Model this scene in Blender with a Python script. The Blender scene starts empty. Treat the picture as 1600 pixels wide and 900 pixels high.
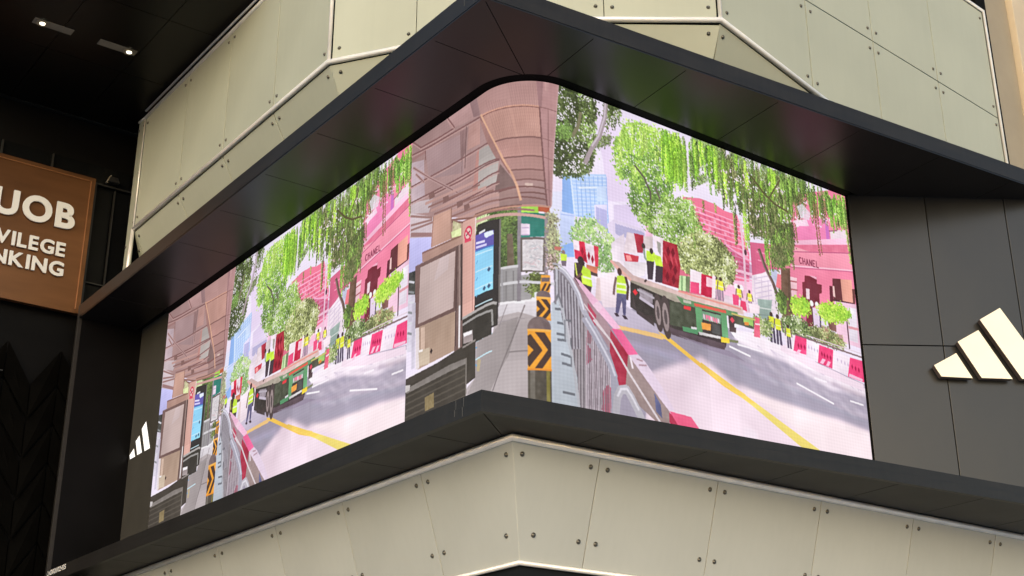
import bpy, bmesh, math, random
import numpy as np
from mathutils import Vector, Matrix

S = bpy.context.scene
COL = S.collection
Z0 = 5.1                       # height of the ledge under the screen above the pavement

# ------------------------------------------------------------------ camera
cd = bpy.data.cameras.new('camera'); cam = bpy.data.objects.new('camera', cd); COL.objects.link(cam)
cd.sensor_width = 36; cd.lens = 2090.567 / 1600 * 36; cd.clip_start = .1; cd.clip_end = 2000
yaw, pit, rol = 0.551774, 0.380173, -0.002691
fw = Vector((math.sin(yaw)*math.cos(pit), math.cos(yaw)*math.cos(pit), math.sin(pit)))
rt = Vector((math.cos(yaw), -math.sin(yaw), 0)); up = rt.cross(fw)
r_ = rt*math.cos(rol) + up*math.sin(rol); u_ = -rt*math.sin(rol) + up*math.cos(rol)
cam.matrix_world = Matrix(((r_.x, u_.x, -fw.x, -5.585806), (r_.y, u_.y, -fw.y, -9.589796),
                           (r_.z, u_.z, -fw.z, -3.493217 + Z0), (0, 0, 0, 1)))
S.camera = cam

EXPO = .8
# ------------------------------------------------------------------ light: bright overcast
SUN_EL, SUN_AZ = math.radians(15), math.radians(219)     # azimuth clockwise from +Y: behind the camera
w = bpy.data.worlds.new('World'); S.world = w; w.use_nodes = True
nt = w.node_tree; bg = nt.nodes['Background']
sky = nt.nodes.new('ShaderNodeTexSky'); sky.sky_type = 'NISHITA'; sky.sun_disc = False
sky.sun_elevation = SUN_EL; sky.sun_rotation = SUN_AZ
sky.air_density = 1.0; sky.dust_density = 1.6; sky.ozone_density = .8
nt.links.new(sky.outputs[0], bg.inputs[0]); bg.inputs[1].default_value = .15
sd = bpy.data.lights.new('sun', 'SUN'); sd.energy = .35; sd.angle = math.radians(90); sd.color = (1, .985, .95)
sun = bpy.data.objects.new('sun', sd); COL.objects.link(sun)
sdir = Vector((math.sin(SUN_AZ)*math.cos(SUN_EL), math.cos(SUN_AZ)*math.cos(SUN_EL), math.sin(SUN_EL)))
sun.rotation_euler = sdir.to_track_quat('Z', 'Y').to_euler(); sun.location = sdir*40
vs = S.view_settings; vs.view_transform = 'Standard'; vs.look = 'None'; vs.exposure = EXPO; vs.gamma = 1; vs.use_curve_mapping = False

# ------------------------------------------------------------------ materials
def mat(name, col, rough=.5, metal=0., spec=.5, var=.08, scale=(3, 3, 3), bump=0., bscale=200., rvar=0., emit=None, es=0.,
        streak=0., each=0.):
    m = bpy.data.materials.new(name); m.use_nodes = True; t = m.node_tree; b = t.nodes['Principled BSDF']
    b.inputs['Roughness'].default_value = rough; b.inputs['Metallic'].default_value = metal
    b.inputs['Specular IOR Level'].default_value = spec
    tc = t.nodes.new('ShaderNodeTexCoord'); mp = t.nodes.new('ShaderNodeMapping'); mp.inputs['Scale'].default_value = scale
    t.links.new(tc.outputs['Object'], mp.inputs[0])
    nz = t.nodes.new('ShaderNodeTexNoise'); nz.inputs['Scale'].default_value = 1.; nz.inputs['Detail'].default_value = 6
    t.links.new(mp.outputs[0], nz.inputs[0])
    rp = t.nodes.new('ShaderNodeValToRGB'); rp.color_ramp.elements[0].position = .3; rp.color_ramp.elements[1].position = .7
    c = np.array(col)
    rp.color_ramp.elements[0].color = (*(c*(1-var)), 1); rp.color_ramp.elements[1].color = (*np.minimum(c*(1+var), 1), 1)
    t.links.new(nz.outputs[0], rp.inputs[0]); src = rp.outputs[0]
    if streak:                                       # faint vertical rain streaks of grime
        mp2 = t.nodes.new('ShaderNodeMapping'); mp2.inputs['Scale'].default_value = (14, 14, .7)
        n2 = t.nodes.new('ShaderNodeTexNoise'); n2.inputs['Scale'].default_value = 1.; n2.inputs['Detail'].default_value = 5
        t.links.new(tc.outputs['Object'], mp2.inputs[0]); t.links.new(mp2.outputs[0], n2.inputs[0])
        r2 = t.nodes.new('ShaderNodeValToRGB'); r2.color_ramp.elements[0].position = .42; r2.color_ramp.elements[1].position = .75
        r2.color_ramp.elements[0].color = (1, 1, 1, 1); r2.color_ramp.elements[1].color = (1-streak,)*3 + (1,)
        mx = t.nodes.new('ShaderNodeMixRGB'); mx.blend_type = 'MULTIPLY'; mx.inputs[0].default_value = 1
        t.links.new(n2.outputs[0], r2.inputs[0]); t.links.new(src, mx.inputs[1]); t.links.new(r2.outputs[0], mx.inputs[2]); src = mx.outputs[0]
    if each:                                         # every panel a touch lighter or darker than its neighbours
        oi = t.nodes.new('ShaderNodeObjectInfo'); m3 = t.nodes.new('ShaderNodeMapRange'); m3.inputs['To Min'].default_value = 1-each; m3.inputs['To Max'].default_value = 1+each*.3
        mx3 = t.nodes.new('ShaderNodeVectorMath'); mx3.operation = 'SCALE'
        t.links.new(oi.outputs['Random'], m3.inputs[0]); t.links.new(src, mx3.inputs[0]); t.links.new(m3.outputs[0], mx3.inputs['Scale']); src = mx3.outputs[0]
    t.links.new(src, b.inputs['Base Color'])
    if rvar:
        mr = t.nodes.new('ShaderNodeMapRange'); mr.inputs['To Min'].default_value = rough-rvar; mr.inputs['To Max'].default_value = rough+rvar
        t.links.new(nz.outputs[0], mr.inputs[0]); t.links.new(mr.outputs[0], b.inputs['Roughness'])
    if bump:
        n3 = t.nodes.new('ShaderNodeTexNoise'); n3.inputs['Scale'].default_value = bscale
        bp = t.nodes.new('ShaderNodeBump'); bp.inputs['Strength'].default_value = bump; bp.inputs['Distance'].default_value = .01
        t.links.new(tc.outputs['Object'], n3.inputs[0]); t.links.new(n3.outputs[0], bp.inputs['Height']); t.links.new(bp.outputs[0], b.inputs['Normal'])
    if emit:
        b.inputs['Emission Color'].default_value = (*emit, 1); b.inputs['Emission Strength'].default_value = es
    return m
M = {}
M['clad'] = mat('champagne_cladding', (.405, .43, .355), .5, 0., .25, .05, (.8, .8, .8), rvar=.06, bump=.05, bscale=1.2, streak=.022, each=.05)
M['cladlow'] = mat('pale_cladding', (.46, .475, .445), .5, 0., .25, .05, (.8, .8, .8), rvar=.06, bump=.05, bscale=1.2, streak=.022, each=.05)
M['steel'] = mat('polished_steel', (.86, .85, .82), .35, .3, .5, .08, (4, 4, 4), rvar=.06)
M['bolt'] = mat('bolt_steel', (.13, .125, .11), .34, .8, .5, .1, (20, 20, 20))
M['black'] = mat('black_panel', (.008, .0075, .0075), .34, 0., .42, .2, (1.5, 1.5, 1.5), rvar=.05, bump=.03, bscale=1.5)
M['under'] = mat('black_underside', (.0065, .0064, .006), .45, 0., .2, .25, (2, 2, 2), rvar=.05)
M['fascia'] = mat('charcoal_fascia', (.017, .0155, .0145), .45, 0., .32, .2, (2, 2, 9), rvar=.06, streak=.2)
M['wall'] = mat('charcoal_wall', (.0138, .0142, .015), .3, 0., .5, .14, (2.2, 2.2, 1.2), rvar=.05, bump=.04, bscale=2.)
M['void'] = mat('black_void', (.004, .004, .004), .9, 0., .1)
M['strip'] = mat('dark_olive_panel', (.045, .043, .038), .6, 0., .3, .1, (3, 3, 3))
M['logo'] = mat('cream_letter_face', (.85, .79, .62), .35, 0., .5, .04, (1.2, 1.2, 1.2), emit=(1, .9, .68), es=.06)
M['logoside'] = mat('bronze_letter_side', (.16, .125, .11), .4, .3, .5, .1)
M['white'] = mat('white_letter', (.64, .66, .68), .4, 0., .4, .02)
M['whitelit'] = mat('white_lit_letter', (.85, .85, .85), .4, 0., .4, .02, emit=(.95, .97, 1), es=.4)
M['bronze'] = mat('bronze_sheet', (.19, .085, .036), .33, .75, .5, .12, (.9, .9, 6), rvar=.05)
M['bronzeedge'] = mat('bronze_frame', (.3, .135, .055), .35, .5, .5, .1)
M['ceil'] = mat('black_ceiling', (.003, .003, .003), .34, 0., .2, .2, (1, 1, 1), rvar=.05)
M['darkwall'] = mat('black_recess_wall', (.003, .003, .0033), .5, 0., .08, .2, (1, 1, 3))  # black wall colour, deepened to stand in for the shade inside the recess
M['glass'] = mat('dark_glazing', (.004, .0045, .005), .2, 0., .12, .1)
M['mull'] = mat('dark_mullion', (.022, .022, .021), .4, .3, .5, .1)
M['plank'] = mat('black_slanted_panel', (.0018, .0017, .0015), .6, 0., .012, .35, (1.5, 1.5, 1.5))  # black plates; near-black base also carries the recess shade the canopy does not cast
M['lampring'] = mat('lamp_trim', (.3, .27, .21), .4, .5, .5, .1)
M['lamptray'] = mat('lamp_tray', (.22, .2, .17), .55, .2, .4, .15)
M['cove'] = mat('brown_cove', (.16, .14, .115), .5, .2, .4, .15)
M['lamp'] = mat('lamp_glow', (1, .9, .7), .5, emit=(1, .9, .66), es=1.6)
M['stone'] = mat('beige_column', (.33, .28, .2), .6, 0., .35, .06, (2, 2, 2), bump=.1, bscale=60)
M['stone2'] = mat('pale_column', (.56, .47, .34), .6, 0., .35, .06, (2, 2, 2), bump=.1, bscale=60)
M['ground'] = mat('grey_paving', (.5, .48, .455), .8, 0., .3, .2, (.8, .8, .8), bump=.2, bscale=30)
M['print'] = mat('pale_print', (.75, .75, .75), .6)
M['endblack'] = mat('black_end_panel', (.004, .004, .0045), .3, 0., .07, .2, (1.5, 1.5, 1.5), rvar=.04)  # darker copy of the frame's black, with the end return's shade in its colour
M['stain'] = mat('pale_drip', (.11, .11, .105), .7)

# ------------------------------------------------------------------ helpers
def bm_obj(name, bm, m, parent=None, smooth=False):
    bmesh.ops.recalc_face_normals(bm, faces=bm.faces[:])
    me = bpy.data.meshes.new(name); bm.to_mesh(me); bm.free()
    if smooth:
        for p in me.polygons: p.use_smooth = True
    for x in (m if isinstance(m, (list, tuple)) else [m]): me.materials.append(x)
    o = bpy.data.objects.new(name, me); COL.objects.link(o)
    if parent: attach(o, parent)
    return o
def world_of(o):
    p = Vector(o.location)
    while o.parent: o = o.parent; p = p + Vector(o.location)
    return p
def attach(o, parent):
    o.parent = parent; o.location = Vector(o.location) - world_of(parent)
def thing(name, label, cat, loc, group=None):
    o = bpy.data.objects.new(name, None); COL.objects.link(o); o.location = loc
    o['label'] = label; o['category'] = cat
    if group: o['group'] = group
    return o
def slab(bm, pts, n, th, bev=0.):
    """prism: front face pts (3D), pushed th against the outward normal n"""
    n = Vector(n)
    f = [bm.verts.new(p) for p in pts]; b = [bm.verts.new(Vector(p) - n*th) for p in pts]
    k = len(pts); ff = bm.faces.new(f); bm.faces.new(b[::-1])
    for i in range(k): bm.faces.new((f[(i+1) % k], f[i], b[i], b[(i+1) % k]))
    if bev: bmesh.ops.bevel(bm, geom=list(ff.edges), offset=bev, segments=2, affect='EDGES', profile=.6)
def centred(bm):
    c = sum((v.co for v in bm.verts), Vector())/len(bm.verts)
    bmesh.ops.translate(bm, verts=bm.verts[:], vec=-c); return c
def slab_obj(name, pts, n, th, m, parent=None, bev=0.):
    bm = bmesh.new(); slab(bm, pts, n, th, bev); c = centred(bm)
    o = bm_obj(name, bm, m); o.location = c
    if parent: attach(o, parent)
    return o
def plan(name, pts, z0, z1, m, parent=None, bev=0.):
    return slab_obj(name, [Vector((x, y, z1+Z0)) for x, y in pts], (0, 0, 1), z1-z0, m, parent, bev)
def rod(name, pts, r, m, parent=None, seg=10, flat=None):
    """round bar along a 3-D polyline (mitred at its corners)"""
    bm = bmesh.new(); P = [Vector(p) for p in pts]; rings = []
    for i, p in enumerate(P):
        a = (P[i]-P[i-1]).normalized() if i else (P[1]-P[0]).normalized()
        b = (P[i+1]-P[i]).normalized() if i < len(P)-1 else a
        t = (a+b).normalized(); k = 1/max(.4, t.dot(a))
        s = t.cross(Vector((0, 0, 1)))
        if s.length < .1: s = t.cross(Vector((1, 0, 0)))
        s.normalize(); q = s.cross(t)
        side = a.cross(b); 
        ring = []
        for j in range(seg):
            an = 2*math.pi*j/seg; off = s*math.cos(an)*r + q*math.sin(an)*r
            if side.length > .02:
                ax = side.normalized().cross(t); off += ax*(off.dot(ax))*(k-1)
            ring.append(bm.verts.new(p+off))
        rings.append(ring)
    for A, B in zip(rings, rings[1:]):
        for j in range(seg): bm.faces.new((A[j], A[(j+1) % seg], B[(j+1) % seg], B[j]))
    bm.faces.new(rings[0][::-1]); bm.faces.new(rings[-1])
    c = centred(bm); o = bm_obj(name, bm, m, None, True); o.location = c
    if parent: attach(o, parent)
    return o
class Fr:
    """flat frame: o origin, u along, v second axis, n outward"""
    def __init__(s, o, u, v, n): s.o, s.u, s.v, s.n = Vector(o), Vector(u).normalized(), Vector(v).normalized(), Vector(n).normalized()
    def p(s, a, b, c=0.): return s.o + s.u*a + s.v*b + s.n*c

# plan axes: the fascia's left run goes along DL, the right run along +X; RD is the screen's own right-hand direction
DL = Vector((-.0895404, .99598319, 0)); NL = Vector((.99598319, .0895404, 0)); UP = Vector((0, 0, 1))
def LP(s, d, z=0.): v = DL*s + NL*d; return Vector((v.x, v.y, z+Z0))
def lp2(s, d): v = DL*s + NL*d; return (v.x, v.y)

# bolt head: dome on a collar
def bolt_mesh():
    bm = bmesh.new(); prof = [(.024, 0), (.024, .007), (.0165, .009), (.0165, .013), (.012, .019), (.0, .0225)]
    rings = []
    for r, h in prof[:-1]: rings.append([bm.verts.new((r*math.cos(a*math.pi/6), r*math.sin(a*math.pi/6), h)) for a in range(12)])
    top = bm.verts.new((0, 0, prof[-1][1]))
    for A, B in zip(rings, rings[1:]):
        for j in range(12): bm.faces.new((A[j], A[(j+1) % 12], B[(j+1) % 12], B[j]))
    for j in range(12): bm.faces.new((rings[-1][j], rings[-1][(j+1) % 12], top))
    bmesh.ops.recalc_face_normals(bm, faces=bm.faces[:])
    me = bpy.data.meshes.new('bolt'); bm.to_mesh(me); bm.free()
    for p in me.polygons: p.use_smooth = True
    me.materials.append(M['bolt']); return me
BOLT = bolt_mesh()
def bolt(p, n, parent):
    o = bpy.data.objects.new('bolt', BOLT); COL.objects.link(o); o.location = p
    o.rotation_euler = Vector(n).to_track_quat('Z', 'Y').to_euler(); attach(o, parent)

# ------------------------------------------------------------------ ground
bm = bmesh.new(); vs_ = [bm.verts.new((x, y, 0)) for x, y in ((-400, -400), (400, -400), (400, 400), (-400, 400))]; bm.faces.new(vs_)
g = bm_obj('pavement', bm, M['ground']); g['kind'] = 'structure'

# ------------------------------------------------------------------ the street video, drawn as a flat picture for the screen
FW, FH = 1600, 900
rng = np.random.default_rng(7); FRAME = np.zeros((FH, FW, 3), np.float32)
def blur(A, r):
    for ax in (0, 1):
        P = np.pad(A, [(r+1, r) if a_ == ax else (0, 0) for a_ in range(3)], 'edge').cumsum(ax)
        A = (np.take(P, np.arange(2*r+1, P.shape[ax]), ax)-np.take(P, np.arange(0, P.shape[ax]-2*r-1), ax))/(2*r+1)
    return A
def mask_of(pts):
    P = np.array(pts, float).reshape(-1, 2); x0, y0 = np.floor(P.min(0)).astype(int); x1, y1 = np.ceil(P.max(0)).astype(int)+1
    x0, y0, x1, y1 = max(x0, 0), max(y0, 0), min(x1, FW), min(y1, FH)
    if x1 <= x0 or y1 <= y0: return None
    X, Y = np.meshgrid(np.arange(x0, x1)+.5, np.arange(y0, y1)+.5); m = np.zeros(X.shape, bool)
    for (ax, ay), (bx, by) in zip(P, np.roll(P, -1, 0)):
        if ay == by: continue
        c = (ay > Y) != (by > Y); m ^= c & (X < (bx-ax)*(Y-ay)/(by-ay)+ax)
    return x0, y0, x1, y1, m
def smooth(h, w, k):
    n = rng.standard_normal((h//k+3, w//k+3)); yy = np.arange(h)/k; xx = np.arange(w)/k
    y0 = yy.astype(int); x0 = xx.astype(int); fy = (yy-y0)[:, None]; fx = (xx-x0)[None]
    return (n[y0][:, x0]*(1-fy)*(1-fx)+n[y0+1][:, x0]*fy*(1-fx)+n[y0][:, x0+1]*(1-fy)*fx+n[y0+1][:, x0+1]*fy*fx)
def poly(pts, col, tex=0., k=14, a=1.):
    r = mask_of(pts)
    if r is None: return
    x0, y0, x1, y1, m = r; c = np.array(col, np.float32)[None, None]*np.ones((y1-y0, x1-x0, 1), np.float32)
    if tex: c = c + (smooth(y1-y0, x1-x0, k)*tex*.8)[:, :, None] + (rng.standard_normal((y1-y0, x1-x0))*tex*.25)[:, :, None]
    if tex:
        th = rng.uniform(0, 6.28); gy, gx = np.mgrid[-1:1:(y1-y0)*1j, -1:1:(x1-x0)*1j]; c = c*(1+rng.uniform(.025, .075)*(gy*math.sin(th)+gx*math.cos(th)))[:, :, None]
    v = FRAME[y0:y1, x0:x1]; v[m] = v[m]*(1-a)+c[m]*a
def soften(pts, r):
    q = mask_of(pts)
    if q is None: return
    x0, y0, x1, y1, m = q; v = FRAME[y0:y1, x0:x1]; v[m] = blur(blur(v, r), r)[m]
def line(pts, wd, col, a=1.):
    P = np.array(pts, float).reshape(-1, 2)
    for p, q in zip(P, P[1:]):
        d = q-p; L = np.hypot(*d)
        if L < 1e-6: continue
        n = np.array([-d[1], d[0]])/L*wd/2; e = d/L*wd*.2
        poly(np.concatenate([p+n-e, q+n+e, q-n+e, p-n-e]), col, a=a)
def ell(cx, cy, rx, ry, col, rot=0., n=18):
    t = np.linspace(0, 2*np.pi, n, endpoint=False); x = rx*np.cos(t); y = ry*np.sin(t)
    poly(np.stack([cx+x*np.cos(rot)-y*np.sin(rot), cy+x*np.sin(rot)+y*np.cos(rot)], 1).ravel(), col)
def stamp(cx, cy, rx, ry, rot, col):
    r = int(max(rx, ry))+1; x0, y0 = int(cx)-r, int(cy)-r
    xa, ya, xb, yb = max(x0, 0), max(y0, 0), min(x0+2*r+1, FW), min(y0+2*r+1, FH)
    if xb <= xa or yb <= ya: return
    X, Y = np.meshgrid(np.arange(xa, xb)-x0-r, np.arange(ya, yb)-y0-r); c, s = math.cos(rot), math.sin(rot)
    m = (np.abs(X*c+Y*s)/rx + np.abs(-X*s+Y*c)/ry) < 1
    FRAME[ya:yb, xa:xb][m] = col
def leaves(pts, n, cols, size=(9, 4), ang=(0, 3.2), clump=0, gap=None, jit=7.):
    """soft mass of shade first, then thousands of small leaf marks in clumps of light and dark, with chinks of light"""
    r = mask_of(pts)
    if r is None: return
    x0, y0, x1, y1, m = r; h_, w_ = m.shape
    fine = smooth(h_, w_, 7)*.6 + smooth(h_, w_, 16)*.6
    if clump: m = m & (smooth(h_, w_, clump)*.7 + fine*.6 > -.45)
    yx = np.argwhere(m)
    if not len(yx): return
    cols = np.array(cols, float); sh = smooth(h_, w_, 30)*.6 + smooth(h_, w_, 11)*.55; nc = len(cols)
    tone = cols[np.clip(((sh*.30+.34)*nc).astype(int), 0, nc-1)]*.92; al = blur((m*(.62+.18*np.tanh(fine)))[:, :, None].astype(np.float32), 3)
    v = FRAME[y0:y1, x0:x1]; v[:] = v*(1-al)+tone*al
    k2 = int(n*4.2); pk = yx[rng.integers(0, len(yx), k2)]; jt = rng.normal(0, jit, (k2, 2))*(rng.random((k2, 1)) < .6)
    for (y, x), (jy, jx) in zip(pk, jt):
        k = int(np.clip((sh[y, x]*.42+.45+rng.normal(0, .17))*nc, 0, nc-1))
        stamp(x+x0+jx, y+y0+jy, size[0]*rng.uniform(.25, .6), size[1]*rng.uniform(.3, .7), rng.uniform(ang[0]-ang[1], ang[0]+ang[1]), cols[k]*rng.uniform(.8, 1.14)+rng.normal(0, 7))
    if gap:
        g_ = yx[rng.integers(0, len(yx), int(n*.26))]
        for y, x in g_:
            if fine[y, x] < .15: stamp(x+x0, y+y0, rng.uniform(1.5, 3.4), rng.uniform(1.2, 2.8), rng.uniform(0, 3), np.array(gap)+rng.normal(0, 6))
def frond(x, y, L, wd, cols, sway=0.):
    """one hanging spray: small leaflets either side of a stem, lit on one flank"""
    cols = np.array(cols, float); base = cols[rng.integers(len(cols))]*rng.uniform(.85, 1.1); k = int(L/2.6)
    for i in range(k):
        f = i/max(k, 1); xx = x+sway*f*f*L*.3; ww = wd*(.55+.75*math.sin(math.pi*min(1, f*.8+.12)))*(1-.35*f)
        for s in (-1, 1):
            if rng.random() < .12: continue
            stamp(xx+s*ww*rng.uniform(.15, .6)+rng.normal(0, .8), y+i*2.6+rng.normal(0, 1), 1.6, ww*.3+1.6, s*.65, base*(1.12 if s < 0 else .84)*rng.uniform(.78, 1.16)+rng.normal(0, 7))
def seg_text(word, x, y, w, h, wd, col, sl=0.):
    """block capitals drawn with strokes"""
    S_ = {'C': [(1, .1, .3, 0, 0, .3, 0, .7, .3, 1, 1, .9)], 'H': [(0, 0, 0, 1), (1, 0, 1, 1), (0, .5, 1, .5)], 'A': [(0, 1, .5, 0, 1, 1), (.2, .65, .8, .65)],
          'N': [(0, 1, 0, 0, 1, 1, 1, 0)], 'E': [(1, 0, 0, 0, 0, 1, 1, 1), (0, .5, .8, .5)], 'L': [(0, 0, 0, 1, 1, 1)]}
    cw = w/len(word)
    for i, ch in enumerate(word):
        for st in S_[ch]:
            P = np.array(st, float).reshape(-1, 2); X = x+i*cw+P[:, 0]*cw*.62; Y = y+P[:, 1]*h+(X-x)*sl
            line(np.stack([X, Y], 1).ravel(), wd, col)

PLACE = {'C3': [[(-100, -398), (68, -312), (223, -232), (362, -162), (450, -140), (535, -152), (640, -192), (750, -234)], [(-94, -290), (72, -209), (225, -135), (362, -69), (450, -48), (533, -59), (637, -96), (746, -136)], [(-88, -185), (75, -109), (227, -39), (363, 23), (449, 42), (531, 32), (634, -3), (741, -40)], [(-83, -82), (79, -11), (229, 54), (363, 112), (449, 130), (530, 121), (631, 89), (737, 54)], [(-77, 18), (83, 85), (230, 146), (363, 200), (448, 217), (528, 209), (628, 179), (733, 146)], [(-72, 117), (86, 178), (232, 236), (364, 286), (448, 302), (527, 294), (625, 266), (729, 236)], [(-66, 213), (90, 270), (234, 323), (364, 370), (447, 385), (525, 378), (623, 352), (726, 325)], [(-61, 307), (93, 360), (236, 409), (364, 453), (447, 466), (524, 460), (620, 437), (722, 411)]], 'C5': [[(997, -154), (1105, -191), (1217, -230), (1334, -271), (1456, -313), (1584, -357), (1717, -404), (1857, -452)], [(991, -67), (1098, -102), (1209, -138), (1324, -177), (1445, -217), (1571, -258), (1702, -302), (1840, -347)], [(985, 19), (1090, -14), (1200, -49), (1314, -85), (1433, -122), (1557, -162), (1687, -203), (1823, -245)], [(979, 103), (1083, 71), (1192, 39), (1304, 5), (1422, -30), (1545, -67), (1673, -105), (1806, -145)], [(973, 185), (1076, 155), (1183, 125), (1295, 93), (1411, 60), (1532, 26), (1658, -10), (1790, -48)], [(967, 265), (1069, 238), (1175, 209), (1285, 180), (1400, 149), (1520, 116), (1645, 83), (1775, 48)], [(962, 344), (1063, 319), (1167, 292), (1276, 264), (1390, 235), (1508, 205), (1631, 174), (1759, 141)], [(956, 422), (1056, 398), (1160, 373), (1267, 347), (1379, 320), (1496, 292), (1618, 263), (1744, 233)]], 'C6': [[(-77, 18), (83, 85), (230, 146), (363, 200), (448, 217), (528, 209), (628, 179), (733, 146)], [(-72, 117), (86, 178), (232, 236), (364, 286), (448, 302), (527, 294), (625, 266), (729, 236)], [(-66, 213), (90, 270), (234, 323), (364, 370), (447, 385), (525, 378), (623, 352), (726, 325)], [(-61, 307), (93, 360), (236, 409), (364, 453), (447, 466), (524, 460), (620, 437), (722, 411)], [(-56, 399), (96, 448), (238, 494), (364, 534), (446, 546), (523, 541), (618, 519), (718, 496)], [(-51, 489), (99, 534), (239, 576), (365, 613), (446, 625), (521, 620), (615, 600), (715, 578)], [(-46, 577), (103, 619), (241, 657), (365, 691), (445, 702), (520, 698), (613, 680), (711, 660)], [(-42, 664), (106, 701), (243, 737), (365, 767), (445, 777), (519, 774), (610, 757), (708, 739)]], 'C7': [[(510, 247), (607, 220), (710, 189), (819, 157), (932, 123), (1050, 88), (1174, 51), (1304, 12)], [(509, 331), (604, 307), (707, 278), (814, 248), (926, 216), (1043, 184), (1165, 149), (1293, 113)], [(508, 414), (602, 392), (703, 365), (809, 337), (920, 308), (1035, 277), (1156, 246), (1282, 212)], [(507, 496), (599, 475), (700, 450), (805, 424), (914, 397), (1028, 369), (1147, 340), (1271, 309)], [(506, 575), (597, 556), (696, 534), (800, 510), (908, 485), (1021, 459), (1138, 432), (1261, 404)], [(505, 654), (595, 636), (693, 615), (796, 593), (902, 571), (1014, 547), (1130, 522), (1251, 496)], [(504, 730), (593, 715), (690, 695), (791, 675), (897, 655), (1007, 633), (1121, 610), (1241, 586)], [(503, 806), (590, 792), (687, 774), (787, 756), (891, 737), (1000, 717), (1113, 696), (1232, 675)]], 'D2': [[(506, 544), (598, 524), (698, 500), (802, 476), (910, 450), (1023, 423), (1142, 395), (1265, 366)], [(505, 623), (596, 605), (694, 583), (797, 560), (905, 537), (1016, 512), (1133, 486), (1255, 459)], [(504, 700), (593, 684), (691, 664), (793, 643), (899, 621), (1009, 599), (1125, 575), (1245, 550)], [(503, 776), (591, 761), (688, 743), (789, 724), (893, 704), (1003, 684), (1117, 662), (1235, 640)], [(502, 850), (589, 837), (685, 820), (784, 803), (888, 785), (996, 767), (1109, 747), (1226, 727)], [(501, 923), (587, 912), (682, 897), (780, 881), (883, 865), (989, 848), (1101, 830), (1217, 812)], [(500, 995), (585, 985), (679, 971), (776, 957), (878, 943), (983, 928), (1093, 912), (1208, 896)], [(499, 1065), (583, 1056), (676, 1044), (772, 1032), (872, 1019), (977, 1006), (1086, 992), (1199, 977)]], 'D3': [[(1000, 429), (1118, 401), (1240, 372), (1368, 342), (1503, 310), (1643, 276), (1791, 241), (1947, 205)], [(994, 517), (1109, 491), (1230, 465), (1357, 437), (1489, 408), (1628, 377), (1774, 345), (1927, 311)], [(987, 603), (1101, 580), (1221, 555), (1345, 530), (1476, 503), (1613, 475), (1756, 446), (1907, 415)], [(980, 688), (1093, 666), (1211, 644), (1334, 621), (1463, 597), (1598, 571), (1740, 545), (1888, 517)], [(974, 770), (1086, 751), (1202, 731), (1324, 710), (1451, 688), (1584, 665), (1723, 641), (1870, 616)], [(968, 851), (1078, 834), (1193, 816), (1313, 797), (1439, 777), (1570, 756), (1707, 735), (1851, 712)], [(962, 931), (1071, 915), (1184, 899), (1303, 882), (1427, 864), (1556, 846), (1692, 827), (1834, 806)], [(956, 1009), (1063, 995), (1176, 980), (1293, 965), (1415, 950), (1543, 933), (1677, 916), (1817, 898)]], }
def at(k, v):
    """look up places of the picture from a coarse table (bilinear)"""
    T = np.array(PLACE[k], float); o = []
    for x, y in zip(v[::2], v[1::2]):
        i = min(max((y+200)/200, 0), 6.999); j = min(max(x/200, 0), 6.999); a, b = int(i), int(j); f, g = i-a, j-b
        q = (T[a, b]*(1-g)+T[a, b+1]*g)*(1-f)+(T[a+1, b]*(1-g)+T[a+1, b+1]*g)*f; o += [float(q[0]), float(q[1])]
    return o
# sky and far towers
poly([0, 0, FW, 0, FW, FH, 0, FH], (236, 224, 246))
poly([646, 37, 719, 45, 765, 253, 683, 276, 674, 165], (232, 214, 244), 3, 40)
poly([704, 279, 836, 242, 831, 331, 703, 378], (226, 210, 242), 3, 30)
poly([510, 298, 651, 259, 647, 371, 508, 435], (226, 226, 250))
poly([544, 243, 570, 230, 586, 448, 536, 461], (138, 178, 238), 4)
poly([570, 234, 683, 202, 683, 278, 688, 367, 579, 396], (176, 203, 246), 4)
a_ = np.array([572, 238, 683, 209]); b_ = np.array([581, 388, 686, 361])
for i in range(16):
    f = i/15; q = a_*(1-f)+b_*f; line(q, 3.2, (212, 226, 252), .8)
for i in range(9):
    f = i/8; line([a_[0]*(1-f)+a_[2]*f, a_[1]*(1-f)+a_[3]*f, b_[0]*(1-f)+b_[2]*f, b_[1]*(1-f)+b_[3]*f], 3, (140, 172, 232), .75)
line([569, 234, 580, 342], 5, (214, 230, 252))
line([595, 264, 682, 238], 5, (226, 236, 254))
poly([651, 244, 682, 235, 683, 276, 652, 285], (196, 214, 248), 4)
poly([535, 343, 579, 339, 582, 409, 533, 434], (196, 208, 246), 5)
for i in range(5): line([537, 350, 578, 344][:2] + [537, 350, 578, 344][2:], 2, (160, 180, 236))
poly([642, 296, 683, 284, 680, 362, 642, 377], (214, 208, 240), 4)
for r in range(7):
    for c in range(3):
        q = [647, 299, 675, 351]; x_ = q[0]+(q[2]-q[0])*c/2.4; y_ = q[1]+(q[3]-q[1])*r/6
        poly([x_, y_, x_+11, y_+2, x_+11, y_+12, x_, y_+10], (178, 176, 220))
poly([578, 344, 643, 334, 643, 360, 578, 373], (230, 216, 240), 4)
poly([681, 337, 705, 317, 800, 318, 814, 344, 807, 376, 692, 380], (228, 214, 240), 4)
for c in range(9):
    q = [707, 327, 789, 325]; f = c/8; x_ = q[0]*(1-f)+q[2]*f; y_ = q[1]*(1-f)+q[3]*f
    poly([x_, y_, x_+14, y_+4, x_+14, y_+32, x_, y_+28], (176, 172, 208))
    poly([x_, y_+42, x_+14, y_+45, x_+14, y_+62, x_, y_+60], (196, 186, 216))
poly([806, 294, 832, 309, 829, 358, 808, 355], (240, 190, 215), 6)

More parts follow.
